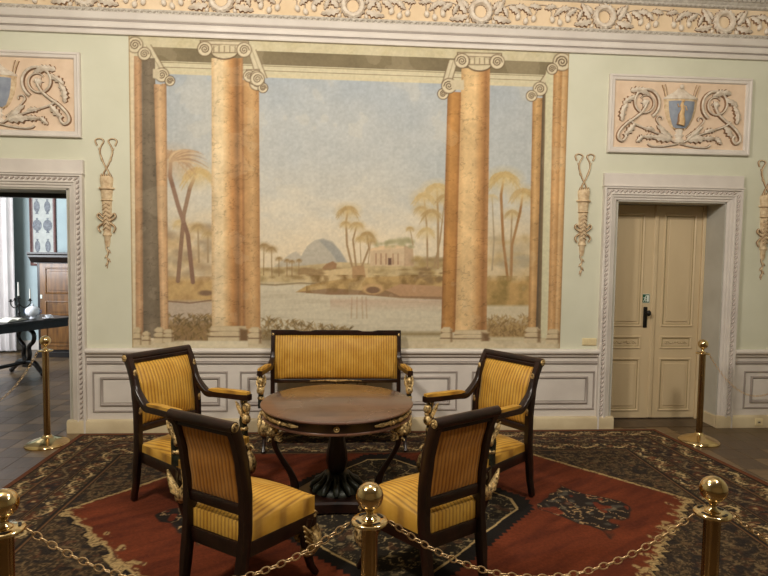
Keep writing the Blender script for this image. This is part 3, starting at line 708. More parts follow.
    for u in (352, 357, 362, 366): P.line([(u, 297), (u + rg.uniform(-1, 1), 318)], 1.6, (176, 148, 118), .45)
    P.put(np.clip((V - 297) / 4, 0, 1) * np.clip((312 - V) / 10, 0, 1) * (U > 330) * (U < 448) * .45, (188, 150, 124))
    # palms
    def palm(u, v, r, trunk, tcol, fcol, fcol2, tw=1.6, nf=13, droop=1.0, al=.9):
        if trunk: P.line([(u, v)] + trunk, [tw * .7] + [tw] * len(trunk), tcol, al)
        P.ell(u, v + r * .2, r * .9, r * .6, fcol, al * .6, .8); nf = int(nf * 1.7)
        for k in range(nf):
            a = pi * (1.12 - 1.24 * k / (nf - 1)) + rg.uniform(-.1, .1); rr = r * rg.uniform(.8, 1.1)
            pts = [(u + rr * cos(a) * q * (1 - .1 * q), v - rr * sin(a) * q * .75 + rr * droop * .62 * q * q) for q in [j / 5 for j in range(6)]]
            P.line(pts, [r * .05, r * .09, r * .10, r * .09, r * .06, r * .03], fcol if k % 2 else fcol2, al * .6, soft=1.1)
            if r > 9:
                for q in (2, 3, 4):
                    for d in (-1, 1): P.line([pts[q], (pts[q][0] + d * r * .10 + cos(a) * r * .06, pts[q][1] + r * .22)], r * .035, fcol2, al * .35)
    OC, OC2, TR = (196, 170, 118), (172, 144, 96), (164, 136, 98)
    for u, v, r, tr_ in ((264, 245, 7, [(263.5, 275)]), (271.5, 248, 6.5, [(272, 275)]), (279, 258, 4, [(279, 276)]), (287, 260, 3.6, [(287, 276)]), (292, 261, 3.4, [(292, 276)]), (299, 260, 3.4, [(299, 275)])): palm(u, v, r, tr_, (150, 122, 84), (166, 136, 90), (140, 118, 78), 1.1, 9)
    palm(348, 209, 13, [(346, 222), (347, 245), (352, 266)], TR, OC, OC2, 2.2); palm(345.5, 223, 7, None, TR, OC, OC2, 2); palm(357, 224, 9, [(353, 240), (356, 266)], TR, OC, OC2, 2)
    palm(367, 234, 10, [(369, 248), (362, 266)], TR, (180, 154, 104), OC2, 2); palm(360, 238, 6, [(361, 264)], TR, OC, OC2, 1); palm(371, 240, 6, [(368, 264)], TR, OC2, OC, 1)
    palm(437, 187, 16, [(438, 220), (438, 268)], TR, (208, 184, 132), OC, 2.4, 17); palm(424, 196, 14, [(427, 230), (427.5, 268)], TR, (208, 184, 134), OC, 1.8, 15)
    palm(445, 197, 12, [(440, 240), (434, 268)], TR, OC, OC2, 1.6, 11); palm(421, 208, 9, None, TR, OC, OC2, 1, 11); palm(426, 230, 11, None, TR, (208, 186, 138), OC, 1, 13); palm(410, 228, 5, [(413, 245)], TR, OC, OC2, 1)
    palm(431, 212, 13, None, TR, OC, OC2, 1, 13)
    # left bay
    lb = (U > 160) & (U < 214)
    P.put(lb * np.clip((V - 205) / 45, 0, 1) * np.clip(N2 * 1.2, 0, 1), (214, 190, 146))
    for k in range(70):
        u = rg.uniform(164, 212); v = rg.uniform(225, 282); P.ell(u, v, rg.uniform(4, 9), rg.uniform(2, 6), [(196, 164, 116), (168, 142, 108), (206, 178, 132), (150, 134, 112)][k % 4], .35, 1)
    P.put(lb * np.clip((V - 276) / 6, 0, 1), (200, 166, 110)); P.put(lb * (V > 276) * (N - .45) * 2, (166, 130, 84))
    P.put(lb * np.clip((V - 299) / 4, 0, 1), (190, 172, 150)); P.line([(166, 301), (190, 303), (213, 300)], 1.6, (140, 112, 88), .8)
    P.ell(206, 293, 8, 3, (136, 108, 82), .7, .4)
    palm(198, 226, 9, [(199, 262)], (168, 144, 108), (186, 158, 108), (160, 136, 96), 2, 11); palm(208, 233, 7, [(208, 262)], (168, 144, 108), (186, 158, 108), (170, 146, 100), 2, 9); palm(180, 222, 9, None, TR, (206, 180, 128), (196, 168, 110), 1, 11)
    palm(197, 172, 20, [(190, 188), (184, 214), (178, 281)], (146, 116, 92), (216, 190, 134), (196, 166, 110), 4.2, 17)
    palm(171, 157, 26, [(170, 176), (178, 205), (188, 235), (193, 282)], (140, 108, 88), (200, 170, 132), (176, 142, 108), 4.6, 13, .9, .75)
    for k in range(9):
        a0 = .1 + .16 * k; pts = [(169 + 40 * q * cos(a0 * (1 - .4 * q)), 162 - 34 * sin(a0 + .3) * q + 24 * q * q) for q in [j / 6 for j in range(7)]]
        P.line(pts, [1, 2.6, 3, 2.6, 1.8, 1.0, .4], (172, 138, 106) if k % 2 else (208, 180, 140), .7, 1.2)
    # right bay
    rb_ = (U > 486) & (U < 536)
    P.put(rb_ * np.clip((V - 200) / 60, 0, 1) * .7, (206, 184, 142))
    for k in range(50):
        u = rg.uniform(488, 532); v = rg.uniform(238, 276); P.ell(u, v, rg.uniform(4, 9), rg.uniform(2, 6), [(176, 160, 128), (160, 150, 126), (196, 172, 130), (188, 160, 110)][k % 4], .4, 1)
    palm(492, 196, 9, [(494, 240), (492, 270)], (164, 146, 116), (206, 184, 136), (196, 172, 122), 1.8, 9, 1, .6); palm(512, 212, 10, [(511, 240), (510, 278)], TR, (202, 176, 122), OC2, 2, 11, 1, .8)
    palm(504, 176, 19, [(501, 195), (503, 240), (508, 282)], (164, 122, 76), (208, 184, 128), (190, 162, 106), 2.8, 19); palm(523, 192, 16, [(520, 212), (512, 245), (511, 282)], (160, 118, 72), (206, 180, 124), (186, 156, 102), 2.6, 15)
    P.put(rb_ * np.clip((V - 274) / 8, 0, 1), (190, 154, 96)); P.put(rb_ * (V > 276) * (N - .4) * 2.6, (148, 124, 72))
    P.put(rb_ * np.clip((V - 304) / 3, 0, 1), (204, 190, 158))
    # bushes in the foreground
    def bush(u0, u1, top, bot, cols, n):
        for k in range(n):
            u = rg.uniform(u0, u1); v = rg.uniform(top(u), bot); a = rg.uniform(.5, 2.6); L = rg.uniform(3, 6.5)
            P.line([(u, v), (u + L * .5 * cos(a), v - L * .5 * sin(a)), (u + L * cos(a) * 1.2, v - L * sin(a) * .85)], [1.2, 1.6, .4], cols[k % len(cols)], .55)
    BC = [(138, 112, 70), (120, 98, 62), (164, 136, 88), (150, 122, 78), (104, 88, 58)]
    bl = (U > 258) & (U < 352); P.put(bl * np.clip((V - 326 - (U - 262) * .09) / 5, 0, 1) * .8, (140, 120, 82)); P.put(lb * np.clip((V - 318) / 8, 0, 1) * .85, (142, 112, 72)); P.put(rb_ * np.clip((V - 318) / 8, 0, 1) * .8, (156, 124, 78))
    bush(259, 350, lambda u: 318 + (u - 259) * .12, 340, BC, 330); bush(165, 213, lambda u: 316, 342, BC, 260); bush(489, 530, lambda u: 317, 342, [(166, 136, 86), (146, 116, 70), (188, 158, 104), (128, 104, 66)], 220)
    # stone sill
    P.put(np.clip((V - 336) / 2, 0, 1) * (U > 350) , (200, 186, 150)); P.put((U > 352) * (U < 445) * np.clip(1 - abs(V - 334) / 4, 0, 1), (150, 132, 92)); P.put(np.clip((V - 340) / 2, 0, 1), (206, 192, 160)); P.put((V > 340) * (N - .4) * 1.5, (178, 160, 128))
    # entablature
    D = lambda zt, zb: (Z < zt) & (Z > zb)
    P.put(D(3.70, 3.315), (206, 196, 162)); P.put(D(3.70, 3.55) * (.4 + (N - .5) * 2), (198, 186, 148))
    P.put(D(3.55, 3.43) * (U > 152) * (U < 553), (122, 110, 84)); P.put(D(3.55, 3.43) * (U > 152) * (U < 553) * (N2 - .35) * 1.6, (146, 132, 100))
    for zt, zb, c in ((3.43, 3.418, (204, 194, 162)), (3.418, 3.410, (146, 130, 98)), (3.395, 3.38, (208, 198, 166)), (3.38, 3.370, (150, 134, 104)), (3.34, 3.315, (208, 196, 160))): P.put(D(zt, zb) * 1.0, c)
    CR, LN = (208, 196, 164), (120, 100, 76)
    for a, b, c, d in (((142, 46), (151, 45), (167, 73), (158, 75)), ((556, 58), (566, 58), (548, 88), (537, 86)), ((449, 60), (458, 60), (451, 84), (442, 84)), ((248, 50), (256, 50), (267, 78), (257, 80))):
        P.poly([a, b, c, d], CR, 1); P.line([a, d], 1.2, LN, .7); P.line([b, c], 1.2, LN, .7); P.line([((a[0] + b[0]) / 2, a[1]), ((c[0] + d[0]) / 2, c[1])], .8, LN, .5)
    # columns
    def shaft(u0t, u1t, u0b, u1b, vt, vb, stops, marb=True):
        f = np.clip((V - vt) / (vb - vt), 0, 1); a = u0t + (u0b - u0t) * f; b = u1t + (u1b - u1t) * f; q = (U - a) / (b - a)
        m = np.clip(np.minimum(U - a, b - U) * 1.2 + .5, 0, 1) * (V > vt) * (V < vb)
        r = np.stack([np.interp(q, [x[0] for x in stops], [x[1][k] for x in stops]) for k in range(3)], -1)
        if marb:
            v1 = np.abs(vnoise(U / 13 + 3, V / 8, 61, 4) - .5); r = r * (1 + (N[..., None] - .5) * .14)
            r = r * (1 - .16 * np.clip(1 - v1 / .022, 0, 1))[..., None]; big = vnoise(U / 14, V / 22, 71, 3)[..., None]; r = r * (1 + (big - .5) * .16)
        a_ = m[..., None]; P.C = P.C * (1 - a_) + r * a_
    OR = [(0, (210, 176, 128)), (.12, (226, 202, 160)), (.34, (232, 206, 160)), (.5, (216, 174, 120)), (.66, (192, 138, 84)), (.82, (146, 108, 72)), (.92, (190, 138, 86)), (1, (158, 114, 74))]
    OD = [(0, (146, 108, 74)), (.2, (190, 146, 96)), (.6, (204, 164, 112)), (1, (172, 128, 82))]
    OR2 = [(0, (204, 164, 112)), (.2, (222, 188, 134)), (.5, (222, 186, 132)), (.7, (200, 152, 96)), (.86, (160, 114, 70)), (1, (182, 136, 88))]
    shaft(241, 259, 243, 260.5, 80, 334, OD); shaft(211.5, 243, 212, 244.5, 58, 330, OR)
    shaft(447.5, 463, 441, 456, 92, 332, [(0, (150, 104, 60)), (.3, (192, 140, 78)), (.7, (182, 130, 72)), (1, (140, 96, 58))]); shaft(461.5, 490, 455, 486.5, 68, 332, OR2)
    shaft(127.5, 134.5, 132.5, 136, 52, 336, [(0, (214, 196, 160)), (1, (222, 206, 172))], False); shaft(134, 142, 136, 144, 56, 336, [(0, (172, 132, 96)), (.5, (200, 158, 116)), (1, (150, 116, 86))])
    shaft(142, 155, 143.5, 161, 58, 338, [(0, (116, 104, 86)), (.5, (132, 118, 98)), (1, (118, 104, 84))]); shaft(154, 166.5, 161, 168.5, 84, 334, [(0, (178, 138, 100)), (.4, (214, 178, 134)), (.8, (196, 156, 112)), (1, (160, 124, 90))])
    shaft(532.5, 543, 528, 536, 98, 334, [(0, (168, 124, 76)), (.4, (208, 168, 112)), (1, (170, 128, 80))]); shaft(542.5, 546.5, 535.5, 541, 92, 336, [(0, (96, 82, 66)), (1, (140, 118, 86))], False)
    shaft(546, 554, 540.5, 548.5, 70, 338, [(0, (206, 200, 164)), (1, (212, 206, 172))], False); shaft(553.5, 569.5, 547.5, 561, 68, 334, [(0, (184, 134, 84)), (.25, (214, 172, 118)), (.5, (190, 142, 90)), (.62, (222, 186, 134)), (.85, (196, 150, 98)), (1, (176, 134, 92))])
    # bases
    BS, BD = (198, 176, 138), (140, 116, 86)
    def base(u0, u1, vt, vb):
        h_ = vb - vt; c = (u0 + u1) / 2; w2 = (u1 - u0) / 2
        P.poly([(u0 + 3, vt - 1), (u1 - 3, vt - 1), (u1 - 2, vt + h_ * .6), (u0 + 2, vt + h_ * .6)], BS, 1); P.poly([(u0, vt + h_ * .66), (u1, vt + h_ * .66), (u1, vb), (u0, vb)], (206, 188, 152), 1)
        for f_, rr in ((.14, .92), (.46, 1.0)):
            P.ell(c, vt + h_ * f_, w2 * rr, h_ * .17, (208, 188, 150), 1, .3); P.line([(u0 + w2 * (1 - rr) + 1, vt + h_ * (f_ + .17)), (u1 - w2 * (1 - rr) - 1, vt + h_ * (f_ + .17))], 1.0, (124, 100, 74), .8)
        P.line([(u0, vt + h_ * .66), (u1, vt + h_ * .66)], .8, BD, .8); P.poly([((u0 + 3 * u1) / 4, vt), (u1, vt + 2), (u1, vb), ((u0 + 3 * u1) / 4, vb)], (126, 98, 68), .35)
    base(208, 249, 327, 342); base(248, 262, 328, 344); P.poly([(184, 341), (248, 341), (248, 347), (182, 347)], (214, 202, 172), .9)
    base(452, 490, 331, 343); base(440, 453, 328, 344); P.poly([(450, 342), (492, 341), (505, 347), (448, 347)], (206, 190, 156), .8)
    base(133, 142, 328, 345); base(142, 151, 332, 345); base(154, 165, 328, 343); base(163, 174, 330, 342); base(524, 541, 328, 343); base(546, 561, 330, 344)
    # ionic capitals
    INK = (104, 84, 62)
    def volute(u, v, r, flip=1):
        P.ell(u, v, r + .9, r + .9, INK, .85, .15); P.ell(u, v, r, r, (216, 202, 170), 1, .15)
        pts = [(u + flip * r * .74 * (1 - q / 22) * cos(q * .66), v - r * .74 * (1 - q / 22) * sin(q * .66)) for q in range(20)]; P.line(pts, max(.9, r * .15), INK, 1.0)
    def capital(u0, u1, v0, h_, slope=0):
        P.poly([(u0 + 2, v0 - .8), (u1 - 2, v0 + slope - .8), (u1 - 2, v0 + h_ * .58 + slope), (u0 + 2, v0 + h_ * .58)], INK, .9); P.poly([(u0 + 3, v0), (u1 - 3, v0 + slope), (u1 - 3, v0 + h_ * .52 + slope), (u0 + 3, v0 + h_ * .52)], (212, 198, 166), 1)
        P.line([(u0 + 4, v0 + h_ * .18), (u1 - 4, v0 + slope + h_ * .18)], .9, INK, .8)
        c = (u0 + u1) / 2; w2 = (u1 - u0) * .24
        P.ell(c, v0 + h_ * .60, w2 + .8, h_ * .40, INK, .8, .1); P.ell(c, v0 + h_ * .56, w2, h_ * .36, (210, 196, 162), 1, .1)
        for k in range(5): u = c + (k - 2) * w2 * .42; P.line([(u, v0 + h_ * .28), (u, v0 + h_ * .56)], 1.0, INK, .65)
        P.line([(c - w2 * .9, v0 + h_ * .62), (c + w2 * .9, v0 + h_ * .62)], .9, INK, .8)
        volute(u0 + h_ * .36, v0 + h_ * .42, h_ * .36, -1); volute(u1 - h_ * .36, v0 + h_ * .42 + slope, h_ * .36)
    volute(257, 83, 7); volute(263, 88, 4.5); capital(244, 262, 70, 15); volute(257.5, 79, 6.5); capital(198, 251, 41, 19, 1)
    volute(443, 94, 5); volute(449, 86, 7, -1); P.poly([(450, 80), (464, 80), (464, 90), (452, 90)], (204, 190, 158), 1); capital(455, 504, 53, 19, 1)
    volute(135, 45, 7.5); volute(144.5, 54, 6); volute(162, 75, 6.5); volute(170, 81, 4.5); P.poly([(153, 69), (160, 69), (160, 80), (153, 78)], (204, 190, 158), 1)
    volute(562, 62, 8.5, -1); volute(552, 69, 5); volute(540, 89, 6.5, -1); volute(531.5, 96, 5)
    # edge line of the painted field, ageing of the plaster
    P.put(((X < -1.942) | (X > 2.128)) * .7, (168, 140, 100)); P.C *= (1 + (vnoise(U / 2.2, V / 2.2, 81, 3) - .5) * .10)[..., None]; P.put((N2 > .62) * .12, (222, 210, 180))
    L_ = P.C.mean(-1, keepdims=True); return (L_ + (P.C - L_) * .92) * .985
mural = painted_grid('mural', -1.955, 2.14, 0.795, 3.64, 0.0072, paint_mural, lambda X, Z: np.stack([X, np.full(X.shape, -0.003), Z], -1), M['mural'])
tag(mural, 'large painted mural of columns framing palms, temple and lake', 'mural')

# ---- the rug
RX0, RX1, RY0, RY1 = -2.395, 3.09, -3.36, -0.10
def paint_rug(X, Y):
    P = Painter(X, Y); cx, cy = 0.33, -1.73
    d = np.minimum(np.minimum(X - RX0, RX1 - X), np.minimum(Y - RY0, RY1 - Y))
    side = (np.minimum(X - RX0, RX1 - X) < np.minimum(Y - RY0, RY1 - Y)); A = np.where(side, Y, X)       # coordinate running along the border
    R = Painter(X, Y)
    def vines(k, seed, t): n = vnoise(X * k, Y * k, seed, 3); return np.clip((t - np.abs(n - .5)) * 60, 0, 1)
    dots = lambda k, seed, th: np.clip((vnoise(X * k, Y * k, seed, 1) - th) * 12, 0, 1)
    DK, CRM, RD, OL = (56, 48, 40), (158, 140, 108), (128, 52, 28), (92, 84, 62)
    P.C[:] = DK
    # fine dark corners of the field
    P.put(vines(22, 101, .05) * .8, (100, 84, 62)); P.put(vines(34, 103, .045) * .8, (128, 110, 82)); P.put(dots(34, 111, .70) * .6, (104, 84, 62)); P.put(dots(40, 117, .76) * .6, (132, 118, 92)); P.put(dots(30, 121, .8) * .4, (92, 50, 36)); P.put(dots(26, 123, .66) * .8, (40, 36, 36))
    # red hexagon with a jagged cream edge
    hx = np.abs(X - cx); hy = np.abs(Y - cy); saw = .035 * np.abs(((A * 0 + (X + Y * .9) * 9) % 1) - .5) + .03 * (vnoise(X * 9, Y * 9, 131, 2) - .5)
    hexd = np.maximum((hx - 2.13 + hy * .87) / 1.325, hy - 1.10) + saw * (Y < cy) * 1.6 + saw * .4
    P.put((hexd < .022) * 1.0, (36, 30, 28)); P.put((hexd < .012) * 1.0, (176, 158, 118)); P.put((hexd < .012) * vines(34, 141, .06) * .7, (92, 76, 56)); P.put((hexd < -.015) * 1.0, (102, 50, 29))
    inr = hexd < -.015; abr = vnoise(X * 2.5 + Y * 1.8, Y * 14 - X * 9, 151, 4); P.put(inr * (abr - .35) * 1.4, (130, 66, 40)); P.put(inr * (.5 - abr) * 1.6, (76, 34, 24))
    lace = inr * (Y < cy + .06) * np.clip((hexd + .035 + .11 * np.abs(vnoise(X * 13, Y * 13, 155, 2) - .5) * 2) * 60, 0, 1); P.put(lace * .95, (170, 152, 112)); P.put(lace * vines(24, 157, .08) * .8, (84, 44, 30))
    # pendants left and right of the centre
    for sx in (-1, 1):
        px = cx + (1.29 if sx > 0 else -1.14); py = cy - .08; e = np.abs(X - px) / (.30 * np.where((X - px) * sx > 0, 1.3, 1.0)) + np.abs(Y - py) / (.40) + .5 * (vnoise(X * 8, Y * 8, 161, 2) - .5)
        P.put(np.clip((1 - e) * 14, 0, 1), (44, 38, 36)); P.put((e < .95) * vines(13, 171, .03), (176, 152, 116)); P.put((e < .9) * dots(16, 173, .7) * .8, (126, 56, 34)); P.put((e < .9) * dots(20, 175, .75) * .7, (96, 96, 90))
    # centre medallion: saw-toothed black edge, cream line, scrolled dark field
    e = (vnoise(X * 3, Y * 3, 191, 2) - .5) * .05 + np.maximum(np.abs(X - cx) / .98 + np.abs(Y - cy) / 1.06, np.maximum(np.abs(X - cx) / .90, np.abs(Y - cy) / .93))
    tooth = .035 * (np.abs((((X - cx) * np.sign(Y - cy) - (Y - cy) * np.sign(X - cx)) * 14 % 1) - .5) * 2)
    P.put((e < 1.06 + tooth) * 1.0, (30, 27, 26)); P.put((e < .955), (184, 166, 124)); P.put((e < .935), (44, 41, 36))
    P.put((e < .93) * vines(10, 181, .018), (188, 174, 136)); P.put((e < .93) * vines(17, 183, .016) * .8, (160, 148, 114)); P.put((e < .93) * vines(13, 184, .014) * .7, (150, 138, 104)); P.put((e < .92) * dots(17, 185, .8) * .5, (104, 70, 50)); P.put((e < .92) * dots(21, 187, .8) * .7, (160, 148, 116))
    P.put((e < .3) * vines(12, 190, .06) * .5, (110, 56, 38))
    # borders
    P.put(d < .60, DK)
    def band(d0, d1, ground, seed, bright):
        m = (d >= d0) & (d < d1); c = (d0 + d1) / 2; h = (d1 - d0) / 2; w_ = A * 2 * pi / .30
        P.put(m * 1.0, ground); vine = np.abs((d - c) / h - .55 * np.sin(w_)) < .12; P.put(m * vine * bright, (200, 184, 144))
        lf = np.abs(np.sin(A * 2 * pi / .075 + (d - c) / h * 2.2)) < .34; lf = lf & (np.abs((d - c) / h - .55 * np.sin(w_)) < .62) & (vnoise(X * 22, Y * 22, seed + 9, 2) > .38); P.put(m * lf * .85 * bright, (186, 170, 132))
        fl = np.hypot(((A + (.075 if seed % 2 else 0)) % .15 - .075) / .045, ((d - c) / h + .45 * np.sin(w_)) / .5); P.put(m * np.clip((1 - fl) * 5, 0, 1) * .7, (96, 58, 42)); P.put(m * np.clip((.45 - fl) * 5, 0, 1) * .9, (176, 160, 124))
        P.put(m * vines(26, seed, .035) * .8 * bright, (176, 160, 124)); P.put(m * dots(30, seed + 3, .7) * .8, (40, 36, 40)); P.put(m * dots(26, seed + 5, .8) * .6, (98, 54, 38))
    band(.06, .205, (72, 62, 48), 201, 1.0); band(.225, .385, (66, 54, 46), 212, .4); band(.405, .56, (70, 60, 46), 221, 1.0)
    for a, b, c in ((.205, .225, (34, 30, 30)), (.385, .405, (34, 30, 30)), (.56, .60, (40, 36, 34)), (-1, .05, (112, 72, 52)), (.05, .062, (44, 34, 30))): P.put((d >= a) & (d < b), c)
    for dd in (.212, .395, .585): P.put((np.abs(d - dd) < .006) * .8, (130, 98, 66))
    return P.C * np.array((.92, .87, .80)) - 4
def rug3(X, Y):
    e = np.minimum(np.minimum(X - RX0, RX1 - X), np.minimum(Y - RY0, RY1 - Y)); z = np.where(e < .004, 0.001, 0.012) + .0015 * (vnoise(X * 1.6, Y * 1.2, 300, 2) - .5) * (e > .01)
    wob = .012 * (vnoise(X * 1.5, Y * 1.5, 310, 2) - .5); return np.stack([X + wob + (X > RX1 - .5) * (X - (RX1 - .5)) * (RY1 - Y) * .21, Y + wob * .6, z], -1)
rug = painted_grid('oriental_rug', RX0, RX1, RY0, RY1, 0.0072, paint_rug, rug3, M['rug'])
tag(rug, 'large dark bordered oriental rug with red field under the furniture', 'rug')
# ------------------------------------------------------------------ seat furniture; local frame: +x to the sitter's front, +y to the sitter's left
def interp(tab, z):
    for (a, xa), (b, xb) in zip(tab, tab[1:]):
        if z <= b: t = (z - a) / (b - a); t = t * t * (3 - 2 * t) * .5 + t * .5; return xa + (xb - xa) * t
    return tab[-1][1]
def swan(parent, x, y, side, z0=0.158, sc=1.1):
    """gilt swan forming the top of a front leg: breast forward, neck curved up to the seat rail, wings swept back"""
    m = MB(); f = lambda pts: [(x + a * sc, y + side * b * sc, z0 + c * sc) for a, b, c in pts]
    m.tube(f([(-.030, 0, .000), (.000, 0, .012), (.028, 0, .030), (.046, 0, .062), (.044, 0, .098), (.026, 0, .122), (.018, 0, .144), (.028, 0, .164), (.046, 0, .170)]), [r * sc for r in (.024, .042, .048, .038, .024, .017, .016, .022, .015)], 10)
    m.tube(f([(.044, 0, .168), (.062, 0, .160), (.074, 0, .150)]), [.010 * sc, .007 * sc, .003 * sc], 8)
    for s in (-1, 1):
        for k in range(4):
            m.tube(f([(.012 - .004 * k, s * .030, .030 + .012 * k), (-.022 - .008 * k, s * .040, .052 + .020 * k), (-.058 - .006 * k, s * .034, .078 + .026 * k)]), [.013 * sc, .020 * sc, .006 * sc], 6, flat=.7)
    m.lathe([(.030 * sc, 0), (.036 * sc, .010 * sc), (.026 * sc, .020 * sc)], 10, (x - .004, y, z0 - .014))
    m.build('gilt_swan', M['gilt'], parent, 60)
def front_leg(t, x, y, side, sabre=0.05, ztop=0.33):
    m = MB()
    m.bar([(x - .010, y, ztop), (x - .030, y, ztop - .05), (x - .034, y, ztop - .12), (x - .020, y, .165), (x, y, .12), (x + .018, y, .07), (x + sabre, y, .026), (x + sabre + .012, y, .012)], [.046, .040, .034, .034, .034, .030, .030, .034], [.046, .040, .032, .036, .038, .034, .030, .026], up=(1, 0, 0))
    leg = m.build('leg', M['wood'], t, 50); swan(leg, x - .004, y, side)
def rear_leg(t, tab, y, wd=.040, dp=.052, z0=0.012, zt=None, splay=0.0):
    zt = zt or tab[-1][0]; zs = [z0 + (zt - z0) * k / 16 for k in range(17)]
    pts = [(interp(tab, z), y + splay * max(0, .4 - z), z) for z in zs]
    MB().bar(pts, [wd * (.8 if z < .15 else 1) for z in zs], [dp * (.72 + .28 * min(1, z / .35)) * (1 if z < .75 else .92) for z in zs], up=(1, 0, 0)).build('rear_leg', M['wood'], t, 50)
def crest(t, x, z, w_, r=.027):
    m = MB(); m.tube([(x, -w_ / 2, z), (x, w_ / 2, z)], r, 14); m.box(x + .000, x + .026, -w_ / 2 + .03, w_ / 2 - .03, z - .045, z + .004); c = m.build('crest_rail', M['wood'], t, 40, bevel=0)
    for s in (-1, 1):
        q = MB(); y = s * w_ / 2; q.tube([(x, y - s * .002, z), (x, y + s * .004, z)], [r * .85, r * .8], 12)
        for k in range(8): a = 2 * pi * k / 8; q.ball((x + r * .5 * cos(a), y + s * .004, z + r * .5 * sin(a)), r * .22, 6, 4)
        q.ball((x, y + s * .005, z), r * .3, 8, 5); q.build('rosette', M['gilt'], c)
def seat(t, xb, xf, wb, wf, z0, z1, crown=.022):
    m = MB(); n, k = 12, 12; top = []
    for i in range(n + 1):
        u = i / n; x = xb + (xf - xb) * u; hw = (wb + (wf - wb) * u) / 2
        for j in range(k + 1):
            v = 2 * j / k - 1; e = (1 - abs(2 * u - 1) ** 5) ; e2 = (1 - abs(v) ** 5)
            bow = .014 * (1 - v * v) * (u ** 3)
            top.append((x + bow, v * hw, z1 - .016 + .016 * min(1, e * 3) * min(1, e2 * 3) + crown * (1 - (2 * u - 1) ** 2) * (1 - v * v)))
    bot = [(p[0], p[1], z0) for p in top]; N_ = len(top); fs = []; g = lambda i, j: i * (k + 1) + j
    for i in range(n):
        for j in range(k): fs += [(g(i, j), g(i + 1, j), g(i + 1, j + 1), g(i, j + 1)), tuple(N_ + q for q in (g(i, j), g(i, j + 1), g(i + 1, j + 1), g(i + 1, j)))]
    ed = [g(0, j) for j in range(k + 1)] + [g(i, k) for i in range(1, n + 1)] + [g(n, j) for j in range(k - 1, -1, -1)] + [g(i, 0) for i in range(n - 1, 0, -1)]
    for a, b in zip(ed, ed[1:] + ed[:1]): fs.append((a, b, b + N_, a + N_))
    m.add(top + bot, fs); m.build('seat_cushion', M['fabric'], t, 60)
    r = MB(); c = .024
    r.bar([(xb - .005, 0 - wb / 2 + .008, z0 - .035), (xf + .006, -wf / 2 + .008, z0 - .035)], c, .072); r.bar([(xb - .005, wb / 2 - .008, z0 - .035), (xf + .006, wf / 2 - .008, z0 - .035)], c, .072)
    r.bar([(xf + .006, -wf / 2, z0 - .035), (xf + .014, 0, z0 - .035), (xf + .006, wf / 2, z0 - .035)], c, .072); r.bar([(xb, -wb / 2, z0 - .035), (xb, wb / 2, z0 - .035)], c, .072)
    r.box(xb, xf, -wb / 2 + .01, wb / 2 - .01, z0 - .02, z0 + .004); r.build('seat_rail', M['wood'], t, 40)
def back_pad(t, tab, z0, z1, w0, w1, front=.020, rear=-.012, bulge=.020, lining=False):
    n, k = 14, 10; fr, bk = [], []
    for i in range(n + 1):
        u = i / n; z = z0 + (z1 - z0) * u; x = interp(tab, z); hw = (w0 + (w1 - w0) * u) / 2
        for j in range(k + 1):
            v = 2 * j / k - 1; e = min(1, 4 * (1 - abs(2 * u - 1))) * min(1, 5 * (1 - abs(v))); e = e ** .5
            fr.append((x + front * e + bulge * (1 - (2 * u - 1) ** 2) * (1 - v * v), v * hw, z)); bk.append((x + rear * (.3 + .7 * e), v * hw, z))
    N_ = len(fr); g = lambda i, j: i * (k + 1) + j; fs = []
    for i in range(n):
        for j in range(k): fs += [(g(i, j), g(i, j + 1), g(i + 1, j + 1), g(i + 1, j)), tuple(N_ + q for q in (g(i, j), g(i + 1, j), g(i + 1, j + 1), g(i, j + 1)))]
    ed = [g(0, j) for j in range(k + 1)] + [g(i, k) for i in range(1, n + 1)] + [g(n, j) for j in range(k - 1, -1, -1)] + [g(i, 0) for i in range(n - 1, 0, -1)]
    for a, b in zip(ed, ed[1:] + ed[:1]): fs.append((a, b, b + N_, a + N_))
    MB().add(fr + bk, fs).build('back_upholstery', M['fabric'], t, 60)
    if lining:  # thin rear skin whose colour holds the rug's reflected light
        q_ = [(p[0] - .002, p[1], p[2]) for p in bk]; q2 = [(p[0] + .004, p[1], p[2]) for p in bk]
        MB().add(q_ + q2, [tuple(i if i < N_ else i for i in f) for f in [(g(i, j), g(i + 1, j), g(i + 1, j + 1), g(i, j + 1)) for i in range(n) for j in range(k)]] + [(a, b, b + N_, a + N_) for a, b in zip(ed, ed[1:] + ed[:1])]).build('back_lining', M['fabric_back'], t, 60)
